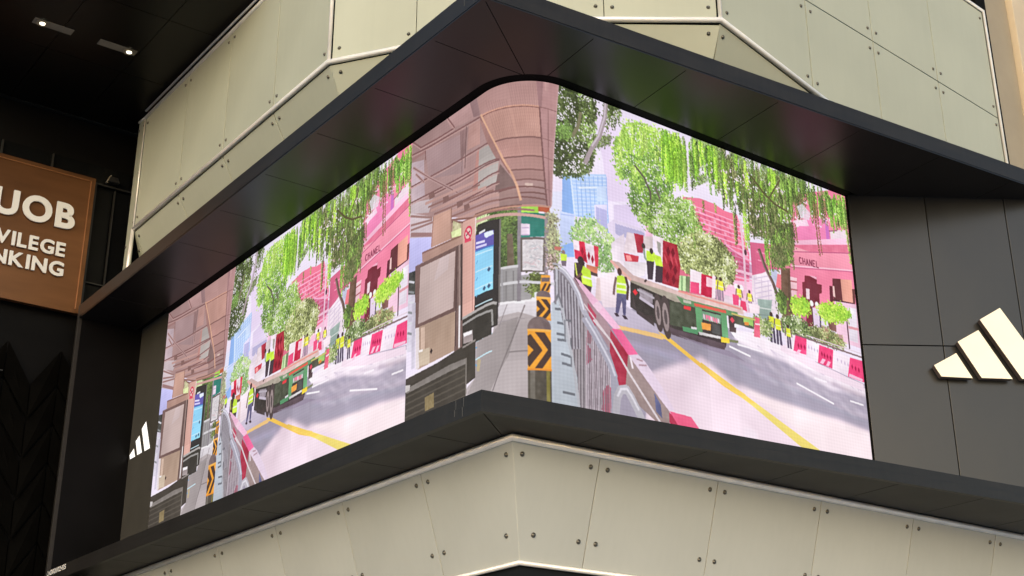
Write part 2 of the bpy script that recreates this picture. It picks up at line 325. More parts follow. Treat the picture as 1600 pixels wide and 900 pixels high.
# pink brick tower
PT = [943, 189, 1004, 176, 1057, 177, 1094, 187, 1141, 186, 1178, 289, 1166, 410, 910, 470]
poly(PT, (232, 112, 142), 4, 26)
q0 = np.array([942, 203, 1175, 209]); q1 = np.array([922, 358, 1172, 346])
for i in range(13):
    f = i/11; line(q0*(1-f)+q1*f, 4.5 if i % 2 else 3, (252, 172, 204))
for i in range(12):
    for j in range(13):
        f = (i+.5)/11; q = q0*(1-f)+q1*f; g_ = j/12.6
        if rng.random() < .8:
            x_ = q[0]*(1-g_)+q[2]*g_; y_ = q[1]*(1-g_)+q[3]*g_
            poly([x_, y_-4, x_+9, y_-1, x_+9, y_+7, x_, y_+4], (196, 74, 118) if rng.random() < .7 else (246, 196, 222), a=.55)
poly([1002, 273, 1112, 288, 1201, 329, 1199, 358, 1035, 370, 997, 349], (150, 52, 98), 10, 30, a=.38)
line([1087, 285, 1137, 300, 1229, 322], 5, (250, 170, 205))
line([1117, 350, 1189, 348], 8, (252, 196, 220)); line([1120, 369, 1182, 365], 5, (250, 180, 210))
poly([1033, 394, 1182, 369, 1178, 456, 1025, 490], (244, 188, 214), 8, 20)
poly([1183, 254, 1275, 238, 1300, 305, 1267, 313, 1233, 333, 1183, 361], (214, 96, 134), 5, 20); line([1207, 276, 1293, 270], 4, (236, 140, 170)); line([1210, 299, 1290, 295], 4, (236, 140, 170))
# pale shopfronts between
poly([1181, 350, 1222, 334, 1267, 309, 1296, 342, 1285, 436, 1173, 457], (242, 224, 236), 6, 16)
for i in range(6): line([1184, 361, 1232, 342][:2]+[1184, 361, 1252, 353][2:], 1, (200, 180, 205))
for i in range(7):
    q = np.array([1188, 358, 1254, 333]); line(q+np.array([0, i*14, 0, i*14]), 3, (208, 192, 216))
for i in range(6):
    q = np.array([1191, 351, 1187, 423]); line(q+np.array([i*26, 0, i*26, 0]), 3, (214, 196, 218))
poly([1256, 314, 1278, 310, 1293, 343, 1282, 369, 1257, 351], (186, 190, 214), 12)
poly([1282, 321, 1304, 320, 1293, 367, 1272, 360], (238, 120, 130))
poly([1196, 413, 1252, 404, 1240, 462, 1198, 467], (150, 172, 164), 10); line([1191, 438, 1254, 431], 3, (210, 216, 212)); line([1191, 457, 1252, 449], 3, (120, 140, 135))

# pink corner building
poly([1314, 81, 1633, -37, 1625, 339, 1623, 356, 1288, 416], (240, 128, 160), 4, 30)
poly([1367, 141, 1499, 96, 1508, 163, 1360, 201], (242, 132, 182), 4)
poly([1500, 87, 1514, 118, 1514, 161, 1499, 165], (196, 110, 190)); 
poly([1518, 130, 1592, 110, 1592, 154, 1518, 173], (236, 214, 226), 6); line([1514, 134, 1549, 123], 4, (150, 90, 120))
poly([1350, 206, 1602, 133, 1602, 153, 1348, 219], (250, 190, 216), 4)
poly([1348, 220, 1602, 154, 1601, 177, 1346, 238], (222, 112, 142), 9, 12)
for c in range(26):
    q = [1354, 221, 1598, 163]; x_ = q[0]+(q[2]-q[0])*c/25; poly([x_, q[1], x_+10, q[1], x_+10, q[1]+16, x_, q[1]+14], (240, 160, 176))
line([1343, 241, 1601, 180], 3, (170, 80, 120))
poly([1343, 242, 1602, 181, 1598, 233, 1341, 282], (244, 148, 172), 3, 20)
line([1341, 283, 1599, 234], 4, (252, 196, 216)); line([1340, 288, 1599, 238], 2, (180, 90, 130))
q = [1378, 249, 1460, 237]; q2 = [1376, 271, 1458, 252]
seg_text('CHANEL', q[0]-2, q[1], (q2[2]-q[0])*1.04, q2[1]-q[1]-4, 3.4, (120, 52, 78), (q[3]-q[1])/(q[2]-q[0])*.5)
# its windows
poly([1392, 299, 1420, 295, 1442, 290, 1440, 312, 1460, 311, 1457, 336, 1446, 341, 1444, 372, 1417, 386, 1410, 444, 1381, 450, 1376, 380, 1379, 322, 1389, 319], (112, 40, 54), 5)
poly([1392, 337, 1407, 336, 1404, 367, 1391, 368], (240, 214, 222)); poly([1409, 295, 1442, 291, 1440, 300], (250, 176, 200))
poly([1508, 280, 1544, 273, 1543, 340, 1505, 344, 1506, 303], (92, 46, 52), 4); poly([1543, 274, 1590, 265, 1590, 293, 1587, 336, 1543, 340], (236, 164, 146), 5)
poly([1513, 302, 1506, 303, 1504, 334, 1513, 336], (240, 200, 196)); line([1502, 346, 1593, 337], 5, (70, 40, 48))
poly([1492, 306, 1505, 304, 1503, 359, 1488, 360], (84, 34, 48)); poly([1588, 293, 1600, 290, 1596, 335, 1587, 336], (96, 60, 60))
poly([1507, 348, 1596, 337, 1623, 356, 1606, 467, 1502, 465], (243, 198, 220), 8, 18)
poly([1331, 317, 1359, 315, 1350, 386, 1326, 391], (242, 196, 206), 10); 
for i in range(5):
    q = np.array([1331, 330, 1357, 327]); line(q+np.array([0, i*24, 0, i*24]), 4, (170, 92, 100))
poly([1411, 388, 1442, 387, 1437, 446, 1409, 448], (232, 210, 236), 5); poly([1364, 415, 1386, 414, 1378, 451, 1360, 447], (214, 108, 150))
line([1410, 388, 1409, 446], 5, (90, 60, 66)); line([1442, 397, 1435, 487], 6, (74, 66, 92))
poly([1564, 353, 1597, 350, 1590, 454, 1556, 453], (232, 222, 236), 6); line([1553, 393, 1552, 478], 5, (70, 54, 60)); line([1558, 414, 1597, 412], 8, (220, 150, 160))
for q in ([1410, 377], [1432, 376], [1551, 365], [1578, 363], [1119, 397], [1138, 396]):
    ell(q[0], q[1], 8, 9, (250, 244, 252))
poly([1459, 450, 1528, 443, 1530, 471, 1466, 480], (176, 140, 134), 8)

# trees behind the road
GB = [(96, 132, 66), (120, 164, 76), (150, 196, 84), (178, 220, 92), (206, 238, 128)]
leaves([572, 391, 593, 356, 633, 339, 663, 354, 698, 375, 702, 408, 684, 462, 649, 463, 641, 415, 577, 407], 1500, [(120, 158, 96), (150, 190, 116), (176, 212, 130), (206, 228, 160)], (8, 5), gap=(238, 228, 246))
leaves([508, 406, 525, 399, 531, 435, 515, 494, 507, 496], 250, [(150, 160, 110), (190, 206, 140), (120, 120, 90)], (7, 4))
line([775, 149, 806, 171, 828, 208, 830, 273], 8, (94, 88, 78)); line([823, 209, 858, 188, 897, 168], 7, (100, 94, 80)); line([751, 157, 777, 195, 789, 246], 5, (110, 110, 90))
leaves([717, 97, 737, 67, 785, 29, 833, 24, 872, 23, 885, 52, 904, 134, 899, 215, 844, 261, 773, 273, 748, 219, 727, 195, 715, 152], 2600, GB, (9, 5), (0, 3.2), 26, gap=(238, 228, 246))
leaves([757, 40, 814, 22, 872, 23, 879, 70, 781, 116, 725, 118], 900, GB[2:], (9, 5), (0, 3.2), 20, gap=(238, 228, 246))
line([780, 148, 811, 174, 829, 209, 831, 273], 6, (90, 84, 74)); line([870, 254, 861, 218, 848, 190], 6, (104, 96, 84))
leaves([760, 263, 973, 194, 984, 237, 1007, 267, 964, 309, 906, 342, 858, 324, 821, 312, 790, 299], 1700, [(84, 112, 56), (112, 146, 66), (140, 180, 84), (176, 208, 120), (216, 232, 170)], (10, 5), (.6, 1.4), 22, gap=(238, 228, 246))
leaves([911, 354, 947, 309, 989, 283, 1046, 281, 1085, 301, 1118, 329, 1109, 367, 1077, 402, 1002, 406, 941, 395, 907, 382], 2600, [(92, 100, 62), (128, 140, 84), (172, 182, 112), (206, 214, 146), (236, 240, 204)], (9, 5), (0, 3.2), 0)
leaves([1012, 283, 1057, 275, 1095, 304, 1123, 337, 1103, 388, 1052, 401, 1005, 366], 700, [(92, 100, 62), (150, 160, 100), (206, 214, 146), (240, 240, 206)], (9, 5))
# dark tree top left
GD = [(58, 68, 42), (72, 86, 50), (90, 106, 62), (112, 130, 74), (168, 204, 112)]
leaves([537, 0, 576, -2, 616, -5, 647, 7, 658, 37, 645, 69, 649, 99, 634, 131, 642, 159, 632, 192, 596, 226, 517, 245, 522, 135], 2300, GD, (11, 5), (.3, 1.6), 22, gap=(238, 228, 246))
leaves([524, 142, 577, 126, 633, 162, 628, 198, 592, 229, 519, 244], 1300, GD[:4], (11, 5), (.2, 1.6), 0, gap=(238, 228, 246))
leaves([537, 0, 616, -5, 601, 72, 531, 102], 600, GD[:4], (11, 5), (.2, 1.6), 18, gap=(238, 228, 246))
leaves([696, -1, 730, -1, 734, 24, 714, 54, 691, 74, 687, 43], 320, GD[1:], (8, 4), (1.2, .8), 14, gap=(238, 228, 246))
leaves([644, 104, 708, 88, 698, 114, 643, 143], 70, GD[2:], (7, 3), (2.5, .6))
line([690, -3, 685, 40, 665, 102, 643, 136, 629, 163, 617, 190], 13, (160, 146, 150)); line([688, -1, 684, 41, 662, 102, 640, 136], 5, (198, 186, 196))
line([606, 55, 596, 97, 577, 130], 9, (120, 116, 90)); leaves([534, 116, 569, 101, 564, 138, 534, 147], 120, [(104, 136, 70), (128, 166, 84), (84, 108, 56)], (8, 5))
# weeping tree: trunk, dark heart, hanging fronds
poly([1298, 301, 1335, 292, 1326, 375, 1330, 422, 1333, 445, 1286, 451, 1284, 401, 1292, 367], (112, 86, 70), 12, 10)
line([1217, 267, 1235, 313, 1262, 354, 1288, 416], 12, (92, 74, 66)); line([1215, 270, 1231, 314, 1259, 356], 4, (140, 116, 110))
leaves([1151, 72, 1228, 58, 1275, 74, 1347, 79, 1370, 114, 1305, 199, 1281, 222, 1194, 228, 1177, 193, 1150, 143], 2200, [(78, 88, 50), (100, 112, 62), (124, 136, 76), (156, 166, 104)], (8, 3.5), (1.5, .6), 12, gap=(244, 196, 214))
FG = [(142, 202, 58), (168, 224, 70), (192, 238, 92), (118, 172, 58)]; FD = [(76, 98, 52), (98, 126, 62), (124, 158, 72), (150, 192, 84)]; FO = [(90, 98, 60), (114, 120, 74), (140, 144, 94)]
def frs(pts, n, l0, l1, wd, cols, sw=.1):
    r = mask_of(pts)
    if r is None: return
    x0, y0, x1, y1, m = r; yx = np.argwhere(m)
    if not len(yx): return
    pk = yx[rng.integers(0, len(yx), n)]; pk = pk[np.argsort(pk[:, 0])[::1]]
    for y, x in pk: frond(x+x0, y+y0, rng.uniform(l0, l1), wd*rng.uniform(.7, 1.3), cols, rng.normal(0, sw))
leaves([988, -15, 1160, -19, 1285, -19, 1436, 1, 1391, 83, 1271, 108, 1184, 121, 1104, 131, 1038, 118, 976, 152], 900, FD + FO, (7, 3), (1.5, .5), 18)
frs([1080, -15, 1285, -17, 1436, 1, 1394, 61, 1274, 82, 1187, 91, 1132, 107, 1072, 83], 150, 45, 105, 7, FD + FO)
frs([1152, 117, 1241, 83, 1347, 79, 1359, 118, 1311, 148, 1190, 164], 80, 45, 100, 8, FO + FD)
frs([875, 12, 912, 8, 965, 4, 960, 77, 907, 93, 879, 70], 90, 45, 105, 7, FG + FD[2:])
frs([883, 10, 942, 5, 948, 65, 898, 80], 70, 45, 110, 6.5, FG)
frs([717, 89, 766, 41, 872, 19, 878, 86, 753, 125], 30, 25, 60, 5, GB[2:])
frs([977, -16, 1049, -18, 1160, -19, 1115, 3, 1111, 46, 1033, 58, 971, 77], 40, 45, 110, 6.5, FD + FG[:1] + [(96, 150, 50)])
for x_, y_, l_ in ((18, 175, 80), (58, 190, 80), (70, 200, 70), (120, 220, 150), (158, 225, 150), (172, 300, 100), (225, 330, 90), (318, 285, 50), (325, 470, 70), (385, 330, 90), (400, 420, 50), (240, 420, 80), (555, 375, 100), (575, 390, 95), (595, 410, 60), (500, 480, 60), (380, 700, 110), (400, 720, 100)):
    q = at('C5', [x_, y_]); frond(q[0], max(q[1], 4), l_*1.0, 8, FG[1:] if l_ > 60 else FG); frond(q[0]+3, max(q[1], 4), l_*.8, 5, FG[1:3])
frs([1329, -15, 1431, -11, 1530, -5, 1433, 19, 1355, 50, 1324, 34], 44, 25, 60, 6, FD + [(126, 176, 76)])
frs([1433, 19, 1525, 10, 1494, 45, 1441, 52], 30, 40, 90, 7, FD + [(110, 150, 70)])
frs([1511, 5, 1596, -4, 1597, 51, 1552, 55, 1525, 37], 46, 40, 100, 7, [(110, 170, 60), (150, 206, 80), (176, 220, 110), (90, 120, 60)])
for x0_, y0_, l_ in ((300, 620, 130), (312, 640, 120), (85, 620, 36), (172, 640, 30), (10, 660, 120)):
    q = at('C5', [x0_, y0_]); frond(q[0], q[1], l_, 6, FD + [(140, 180, 80)])
for x0_, y0_, l_ in ((740, 690, 100), (760, 640, 60), (880, 620, 170), (900, 640, 160), (960, 620, 80), (1010, 700, 70), (1090, 620, 200), (1100, 640, 190), (1060, 640, 90)):
    q = at('C5', [x0_, y0_]); frond(q[0], q[1], l_, 5, [(150, 120, 84), (126, 126, 70), (190, 130, 110)] if x0_ < 1000 else [(150, 206, 80), (190, 232, 110), (110, 140, 70)], .12)
r_ = mask_of([1013, 51, 1154, 42, 1278, 43, 1387, 67, 1517, 47, 1582, 56, 1546, 101, 1374, 181, 1342, 164, 1216, 223, 1139, 203, 1078, 139])
yx_ = np.argwhere(r_[4]); fn_ = smooth(r_[3]-r_[1], r_[2]-r_[0], 14)
for y_, x_ in yx_[rng.integers(0, len(yx_), 900)]:
    if fn_[y_, x_] > .35: stamp(x_+r_[0], y_+r_[1], rng.uniform(1.5, 3.6), rng.uniform(1.5, 4.5), rng.uniform(-.4, .4), np.array((246, 214, 230) if rng.random() < .6 else (236, 232, 246))+rng.normal(0, 6))
line([1207, 51, 1252, 89, 1293, 111, 1347, 121], 6, (84, 78, 50)); line([1324, 29, 1272, 100], 5, (90, 84, 56))
poly([1384, 93, 1409, 78, 1441, 99, 1432, 123, 1398, 124], (226, 232, 240), 10, a=.7); poly([1367, 141, 1421, 122, 1430, 141, 1377, 155], (246, 226, 240), 8, a=.8)
poly([1298, 301, 1335, 292, 1326, 375, 1330, 422, 1333, 445, 1286, 451, 1284, 401, 1292, 367], (112, 86, 70), 12, 10)
line([1217, 267, 1235, 313, 1262, 354, 1288, 416], 9, (92, 74, 66)); line([1215, 270, 1231, 314, 1259, 356], 3, (140, 116, 110)); poly([1323, 299, 1333, 297, 1330, 422, 1315, 426], (84, 66, 54), 8, 8, a=.7)
leaves([1270, 186, 1361, 157, 1356, 225, 1333, 256, 1283, 264], 900, [(74, 84, 50), (92, 104, 60), (112, 124, 72), (150, 160, 100)], (8, 3.5), (1.5, .6), 0); frs([1264, 187, 1361, 157, 1349, 214, 1275, 242], 46, 40, 90, 7, FD + FO); frs([1240, 210, 1274, 201, 1268, 252, 1240, 267], 12, 30, 80, 6, FD + FG[3:])
leaves([1268, 256, 1348, 223, 1334, 272, 1301, 296, 1274, 299], 420, FO + FD, (11, 4), (1.5, .5))
leaves([1278, 378, 1302, 381, 1303, 424, 1283, 433], 160, FD + [(140, 180, 70)], (11, 4), (1.5, .5))
leaves([1289, 451, 1350, 433, 1391, 456, 1412, 468, 1322, 487, 1289, 478], 700, [(70, 84, 56), (100, 124, 70), (150, 170, 110), (226, 230, 200)], (9, 5))
leaves([1392, 452, 1472, 439, 1531, 467, 1528, 483, 1411, 480], 420, [(96, 104, 66), (140, 150, 90), (206, 214, 150), (180, 120, 110)], (8, 4))
leaves([1334, 387, 1379, 375, 1397, 387, 1386, 409, 1336, 421], 420, [(140, 200, 60), (176, 226, 70), (206, 246, 90)], (10, 5))
poly([1466, 400, 1506, 399, 1503, 440, 1475, 438], (128, 86, 80), 8)
leaves([1442, 385, 1476, 369, 1528, 361, 1573, 372, 1535, 397, 1476, 410, 1443, 405], 620, [(140, 200, 60), (176, 226, 70), (210, 246, 100)], (10, 5))
line([1152, 197, 1156, 289, 1154, 458], 8, (236, 196, 214)); ell(*[1163, 289], 5, 9, (70, 50, 60))

# ------------------------------------------------------------------ road and kerb lines
poly([646, 565, 799, 531, 1185, 554, 1150, 904, 727, 964, 940, 792, 840, 722, 734, 599], (148, 142, 158), 3, 20)
poly([596, 581, 1078, 520, 1236, 521, 1598, 571, 1623, 836, 585, 985], (158, 151, 170), 3, 20)
poly([1081, 522, 1166, 514, 1321, 531, 1603, 584, 1599, 608, 1461, 615, 1291, 572, 1161, 559, 1110, 552], (252, 236, 248), 4, 20)
for i in range(16):
    q = np.array([1109, 557, 1597, 627]); o_ = i*11; line(q+np.array([0, o_, 0, o_]), rng.uniform(3, 8), (206+rng.normal(0, 10), 190, 210), .35)
poly([975, 616, 1093, 669, 1219, 681, 1338, 690, 1470, 691, 1604, 706, 1623, 836, 756, 960, 800, 694], (246, 222, 236), 3, 30)
poly([811, 696, 911, 680, 1000, 717, 1162, 780, 1150, 904, 878, 943, 787, 748], (246, 222, 236), 3, 30)
poly([1099, 665, 1219, 681, 1351, 688, 1597, 708, 1603, 795, 1387, 790, 1250, 723], (250, 228, 234), 3, 30)
poly([646, 545, 707, 531, 844, 571, 859, 588, 714, 599], (196, 186, 206), 4, 14)
poly([634, 479, 705, 457, 707, 515, 737, 541, 661, 558], (246, 226, 236), 5)
for i in range(70):
    q = np.array([723, 621, 845, 632]); f = rng.random(); x_ = q[0]+rng.uniform(0, 1)*(q[2]-q[0])*1.4; y_ = q[1]+rng.uniform(0, 1.6)*(q[3]-q[1]); line([x_, y_, x_+rng.uniform(20, 60), y_+rng.uniform(4, 16)], 3, (170+rng.normal(0, 10), 162, 190), .5)
line([1316, 567, 1463, 597, 1592, 614], 3, (150, 140, 160)); line([1464, 594, 1593, 607], 3, (160, 140, 150))
for i in range(150):
    q = np.array([1103, 558, 1593, 604]); f = rng.random(); x_ = q[0]+f*(q[2]-q[0]); y_ = q[1]+f*(q[3]-q[1])+rng.uniform(-30, 60); line([x_, y_, x_+rng.uniform(10, 60), y_+rng.uniform(4, 22)], rng.uniform(2, 6), (244, 230, 244) if rng.random() < .6 else (168, 156, 184), .4)
soften([659, 595, 798, 556, 1143, 627, 1120, 868, 911, 899, 787, 748], 5); soften([1026, 536, 1221, 551, 1614, 601, 1623, 836, 756, 960, 800, 694], 5)
line([694, 599, 775, 595, 856, 592], 10, (240, 196, 128)); line([709, 598, 848, 595], 9, (240, 196, 126))
poly([833, 582, 868, 588, 1005, 649, 1126, 688, 1124, 703, 1047, 680, 858, 596], (247, 198, 84))
poly([974, 632, 984, 636, 1092, 677, 1260, 741, 1387, 789, 1410, 807, 1361, 807, 1314, 791, 1146, 713, 983, 648, 973, 644], (246, 222, 112), 3); poly([974, 632, 984, 636, 1065, 667, 1164, 706, 1135, 707, 983, 648, 973, 644], (244, 204, 90), 3)

for q in ([1322, 621, 1463, 652], [1079, 569, 1153, 581], [1394, 592, 1442, 595], [1533, 631, 1585, 634], [1109, 557, 1202, 559]): line(q, 5, (250, 240, 250))
# far barriers
poly([1272, 523, 1334, 521, 1370, 536, 1419, 549, 1469, 555, 1533, 565, 1595, 572, 1595, 593, 1403, 572, 1270, 541], (244, 220, 236))
for P, c in (([1376, 484, 1427, 493, 1416, 546, 1367, 535], 'w'), ([1481, 497, 1551, 504, 1537, 561, 1468, 553], 'w'), ([1288, 490, 1335, 485, 1327, 532, 1296, 531], 'w')): poly(P, (247, 230, 244), 4)
for P in ([1333, 485, 1377, 484, 1370, 533, 1358, 533, 1320, 531], [1426, 493, 1482, 496, 1471, 552, 1414, 546], [1550, 504, 1615, 504, 1610, 567, 1533, 562]): poly(P, (240, 62, 118), 8, 10)
for x_, y_ in ((590, 150), (608, 156), (628, 162), (736, 205), (752, 212), (770, 220), (790, 228), (925, 285), (945, 295), (965, 305)):
    q = at('D3', [x_, y_]); stamp(q[0], q[1]+4, 4, 9, 0, (160, 20, 70))
for P in ([1340, 524, 1352, 524, 1338, 538, 1326, 538], [1434, 530, 1447, 531, 1435, 546, 1422, 545], [1456, 533, 1467, 534, 1457, 548, 1446, 548], [1541, 552, 1594, 558, 1592, 565, 1537, 561]): poly(P, (250, 190, 216))
for x_, y_ in ((655, 170), (672, 178), (690, 186), (708, 194), (835, 250), (858, 260), (880, 272), (900, 280)):
    q = at('D3', [x_, y_]); stamp(q[0], q[1], 3, 7, 0, (196, 176, 206))
line([1332, 483, 1610, 494], 5, (120, 100, 100)); line([1377, 476, 1612, 483], 3, (220, 200, 210))
def walker(T, x, y, h, vest, legs=(70, 62, 84)):
    """small figure in a hi-vis vest standing in the video: feet at x, y"""
    ell(x, y-h*.92, h*.075, h*.08, (64, 48, 46)); poly([x-h*.13, y-h*.84, x+h*.13, y-h*.84, x+h*.12, y-h*.45, x-h*.12, y-h*.45], vest, 10, 6)
    line([x-h*.14, y-h*.8, x-h*.2, y-h*.5], h*.06, (120, 100, 96)); line([x+h*.14, y-h*.8, x+h*.19, y-h*.5], h*.06, (120, 100, 96))
    line([x-h*.06, y-h*.46, x-h*.07, y], h*.1, legs); line([x+h*.06, y-h*.46, x+h*.08, y], h*.1, legs); line([x-h*.12, y-h*.62, x+h*.12, y-h*.62], 2.5, (240, 244, 200))
YL = (226, 232, 58)
for P, h_ in (([1244, 523], 84), ([1268, 524], 84), ([1306, 527], 66)): walker(None, P[0], P[1], h_, YL)
for P, h_ in (([1045, 454], 70), ([1062, 454], 70), ([1128, 456], 66), ([1167, 455], 60)): walker(None, P[0], P[1], h_, (236, 232, 66), (150, 130, 150))
leaves([1177, 472, 1239, 474, 1230, 506, 1184, 501], 260, [(110, 130, 80), (160, 180, 110), (230, 230, 190)], (8, 5))
poly([1180, 467, 1198, 467, 1195, 522, 1172, 523], (232, 90, 120), 10); line([1181, 486, 1197, 485], 4, (250, 230, 240))

# ------------------------------------------------------------------ lorry with its load of barriers
for P, c in (([572, 406, 593, 406, 590, 453, 576, 454], (240, 220, 232)), ([591, 405, 609, 404, 617, 458, 593, 448], (206, 34, 62)), ([608, 405, 639, 405, 642, 456, 616, 459], (238, 216, 228)), ([637, 405, 651, 405, 649, 458, 639, 459], (214, 50, 76)), ([576, 431, 596, 431, 598, 453, 578, 454], (220, 44, 76))):
    poly(P, c, 10, 8)
for x_, y_ in ((200, 290), (215, 330), (240, 320), (262, 340)): stamp(*at('C7', [x_, y_]), 5, 12, 0, (150, 20, 44))
poly([612, 460, 647, 460, 645, 477, 612, 477], (208, 120, 90), 10); poly([619, 475, 646, 476, 646, 484, 621, 484], (70, 56, 56))
poly([913, 415, 938, 411, 935, 454, 909, 455], (196, 224, 168), 8); line([925, 415, 922, 454], 5, (120, 160, 110))
poly([938, 411, 953, 410, 948, 454, 935, 453], (110, 130, 96), 10)
poly([955, 387, 996, 388, 988, 448, 951, 451], (244, 226, 236), 6); poly([954, 422, 984, 419, 982, 449, 952, 451], (238, 70, 120), 6)
poly([994, 391, 1033, 390, 1026, 453, 988, 449], (196, 30, 66), 10, 8); poly([1011, 395, 1037, 396, 1032, 421, 1009, 422], (246, 200, 214), 6)
poly([1033, 386, 1045, 386, 1040, 446, 1026, 451], (246, 224, 232))
poly([1074, 430, 1150, 432, 1147, 463, 1067, 462], (242, 218, 232), 8); poly([1103, 421, 1126, 420, 1123, 449, 1103, 450], (236, 70, 120)); poly([1132, 432, 1150, 432, 1153, 458, 1127, 456], (226, 60, 100))
poly([1160, 433, 1202, 431, 1199, 455, 1163, 460], (248, 226, 236), 6)
poly([692, 385, 735, 348, 737, 411, 725, 452, 695, 443], (236, 220, 234), 8)
poly([745, 341, 770, 339, 777, 393, 732, 396], (228, 210, 218), 8, 8); poly([768, 338, 800, 336, 795, 384, 777, 388], (164, 40, 56), 8, 8)
poly([732, 400, 781, 397, 778, 413, 736, 421], (196, 52, 66), 8); poly([738, 404, 753, 402, 759, 414, 742, 419], (250, 150, 150))
poly([729, 424, 808, 407, 798, 443, 774, 455, 736, 441], (234, 222, 230), 8, 10)
poly([799, 338, 831, 331, 829, 371, 800, 370], (206, 190, 192), 8); poly([829, 328, 867, 326, 877, 390, 854, 389], (234, 216, 226), 8, 8); poly([844, 339, 857, 342, 855, 377, 846, 366], (150, 150, 140))
poly([865, 332, 913, 332, 921, 387, 911, 451, 856, 451], (158, 36, 52), 12, 9)
for x_, y_ in ((735, 290), (765, 300), (750, 380), (780, 410), (730, 450), (770, 470)): stamp(*at('C7', [x_, y_]), 7, 15, .1, (110, 18, 34))
for x_, y_ in ((720, 340), (755, 345), (785, 355)): stamp(*at('C7', [x_, y_]), 4, 15, -.3, (196, 66, 80))
# deck and body
poly([750, 467, 898, 470, 925, 481, 974, 487, 1075, 486, 1068, 570, 968, 565, 881, 575, 808, 558, 747, 538], (58, 54, 52), 7, 10)
poly([778, 481, 822, 488, 821, 513, 779, 510], (150, 140, 150), 14, 6); line([779, 506, 826, 521], 8, (190, 180, 196)); line([773, 487, 832, 498], 6, (176, 168, 180)); stamp(*[764, 495], 9, 9, 0, (226, 50, 60))
poly([685, 431, 716, 429, 761, 452, 904, 458, 1021, 450, 1136, 450, 1140, 471, 1076, 473, 925, 481, 897, 484, 750, 468, 715, 459], (214, 184, 180), 9, 10)
poly([750, 467, 901, 469, 928, 472, 927, 486, 897, 490, 750, 472], (160, 152, 138), 8, 8); line([690, 432, 750, 467], 8, (230, 170, 160))
line([910, 459, 1130, 456], 5, (230, 150, 140))
for q, rx, ry in (([839, 532], 15, 50), ([864, 538], 17, 57)):
    ell(q[0], q[1], rx, ry, (72, 62, 62), -.06); ell(q[0]-2, q[1], rx*.62, ry*.66, (150, 134, 134), -.06); ell(q[0]-2, q[1], rx*.3, ry*.34, (84, 74, 76), -.06)
poly([878, 491, 975, 487, 969, 553, 875, 555], (70, 76, 62), 9, 10)
poly([902, 473, 925, 475, 1117, 469, 1119, 483, 1075, 486, 962, 490, 920, 491], (92, 140, 96), 8, 8)
poly([965, 489, 989, 489, 986, 554, 967, 555], (96, 158, 108), 5); poly([1055, 486, 1076, 486, 1077, 547, 1055, 549], (96, 158, 108), 5)
poly([987, 493, 1055, 491, 1053, 515, 986, 516], (112, 160, 128), 5)
for i in range(7):
    q = np.array([992, 497, 1046, 498]); x_ = q[0]+(q[2]-q[0])*i/6.5; y_ = q[1]+(q[3]-q[1])*i/6.5; poly([x_, y_+3, x_+rng.uniform(5, 10), y_+5, x_+rng.uniform(3, 9), y_+16+rng.uniform(0, 5), x_, y_+14], (236, 120, 156) if i % 3 else (240, 200, 220))
poly([962, 478, 1075, 473, 1075, 481, 963, 486], (220, 92, 76)); poly([926, 493, 950, 492, 949, 502, 925, 502], (226, 60, 66)); poly([925, 477, 952, 476, 952, 484, 925, 485], (190, 190, 176), 8)
poly([984, 525, 1017, 523, 1015, 541, 985, 543], (242, 160, 72), 10); poly([1021, 519, 1050, 518, 1047, 546, 1019, 546], (70, 72, 72), 10)
poly([917, 550, 970, 548, 969, 561, 919, 562], (84, 150, 104)); poly([947, 544, 967, 543, 966, 549, 947, 550], (232, 226, 232))
poly([973, 552, 1049, 549, 1049, 556, 974, 560], (208, 204, 206)); poly([971, 561, 1058, 557, 1068, 557, 1066, 574, 1058, 582, 966, 584], (56, 48, 52))
poly([1050, 549, 1082, 548, 1080, 561, 1050, 564], (238, 204, 60), 8); poly([1080, 550, 1113, 547, 1111, 554, 1080, 557], (110, 116, 84))
poly([1082, 484, 1113, 482, 1106, 527, 1083, 528], (70, 56, 58), 8); stamp(*[1095, 494], 9, 9, 0, (226, 70, 90)); poly([1102, 504, 1115, 497, 1122, 511, 1102, 513], (244, 240, 246))
poly([1095, 475, 1177, 472, 1174, 503, 1108, 502], (80, 84, 70), 8); poly([1138, 473, 1174, 472, 1172, 496, 1137, 492], (150, 200, 100), 6); line([1095, 477, 1182, 475], 5, (200, 190, 110)); poly([1140, 489, 1157, 488, 1155, 497, 1140, 498], (232, 140, 60))
poly([870, 562, 935, 564, 1065, 566, 1061, 582, 1016, 585, 880, 580], (84, 70, 78), 5); poly([902, 577, 1016, 582, 1078, 582, 1134, 599, 1010, 594], (140, 128, 150), 4, a=.8)
poly([752, 479, 757, 536, 798, 548, 819, 543, 823, 571, 767, 550], (66, 58, 58), 6)
# workers
LM = (196, 232, 62)
def vest(P, T, head, body=(58, 46, 46)):
    poly(P, LM, 12, 8)
poly([806, 400, 832, 397, 824, 449, 808, 451], (56, 46, 54)); poly([837, 405, 861, 403, 856, 450, 832, 452], (58, 46, 56)); poly([807, 374, 835, 374, 831, 399, 805, 402], LM, 14, 7); poly([828, 378, 855, 379, 861, 405, 837, 407], LM, 14, 7)
ell(*[798, 365], 6, 8, (60, 46, 46)); ell(*[824, 372], 6, 8, (54, 44, 44)); line([799, 372, 801, 395, 806, 400], 6, (130, 150, 130)); line([803, 454, 797, 460], 5, (60, 50, 50))
for P in ([707, 467, 720, 462, 734, 463, 736, 507, 704, 511],): poly(P, LM, 10, 8)
ell(*[716, 454], 7, 10, (66, 46, 44)); line([704, 472, 698, 496, 695, 517], 7, (110, 84, 84)); line([735, 464, 742, 486, 737, 520], 8, (72, 54, 54)); line([708, 486, 735, 483], 5, (240, 246, 210)); line([707, 500, 736, 497], 5, (240, 246, 210))
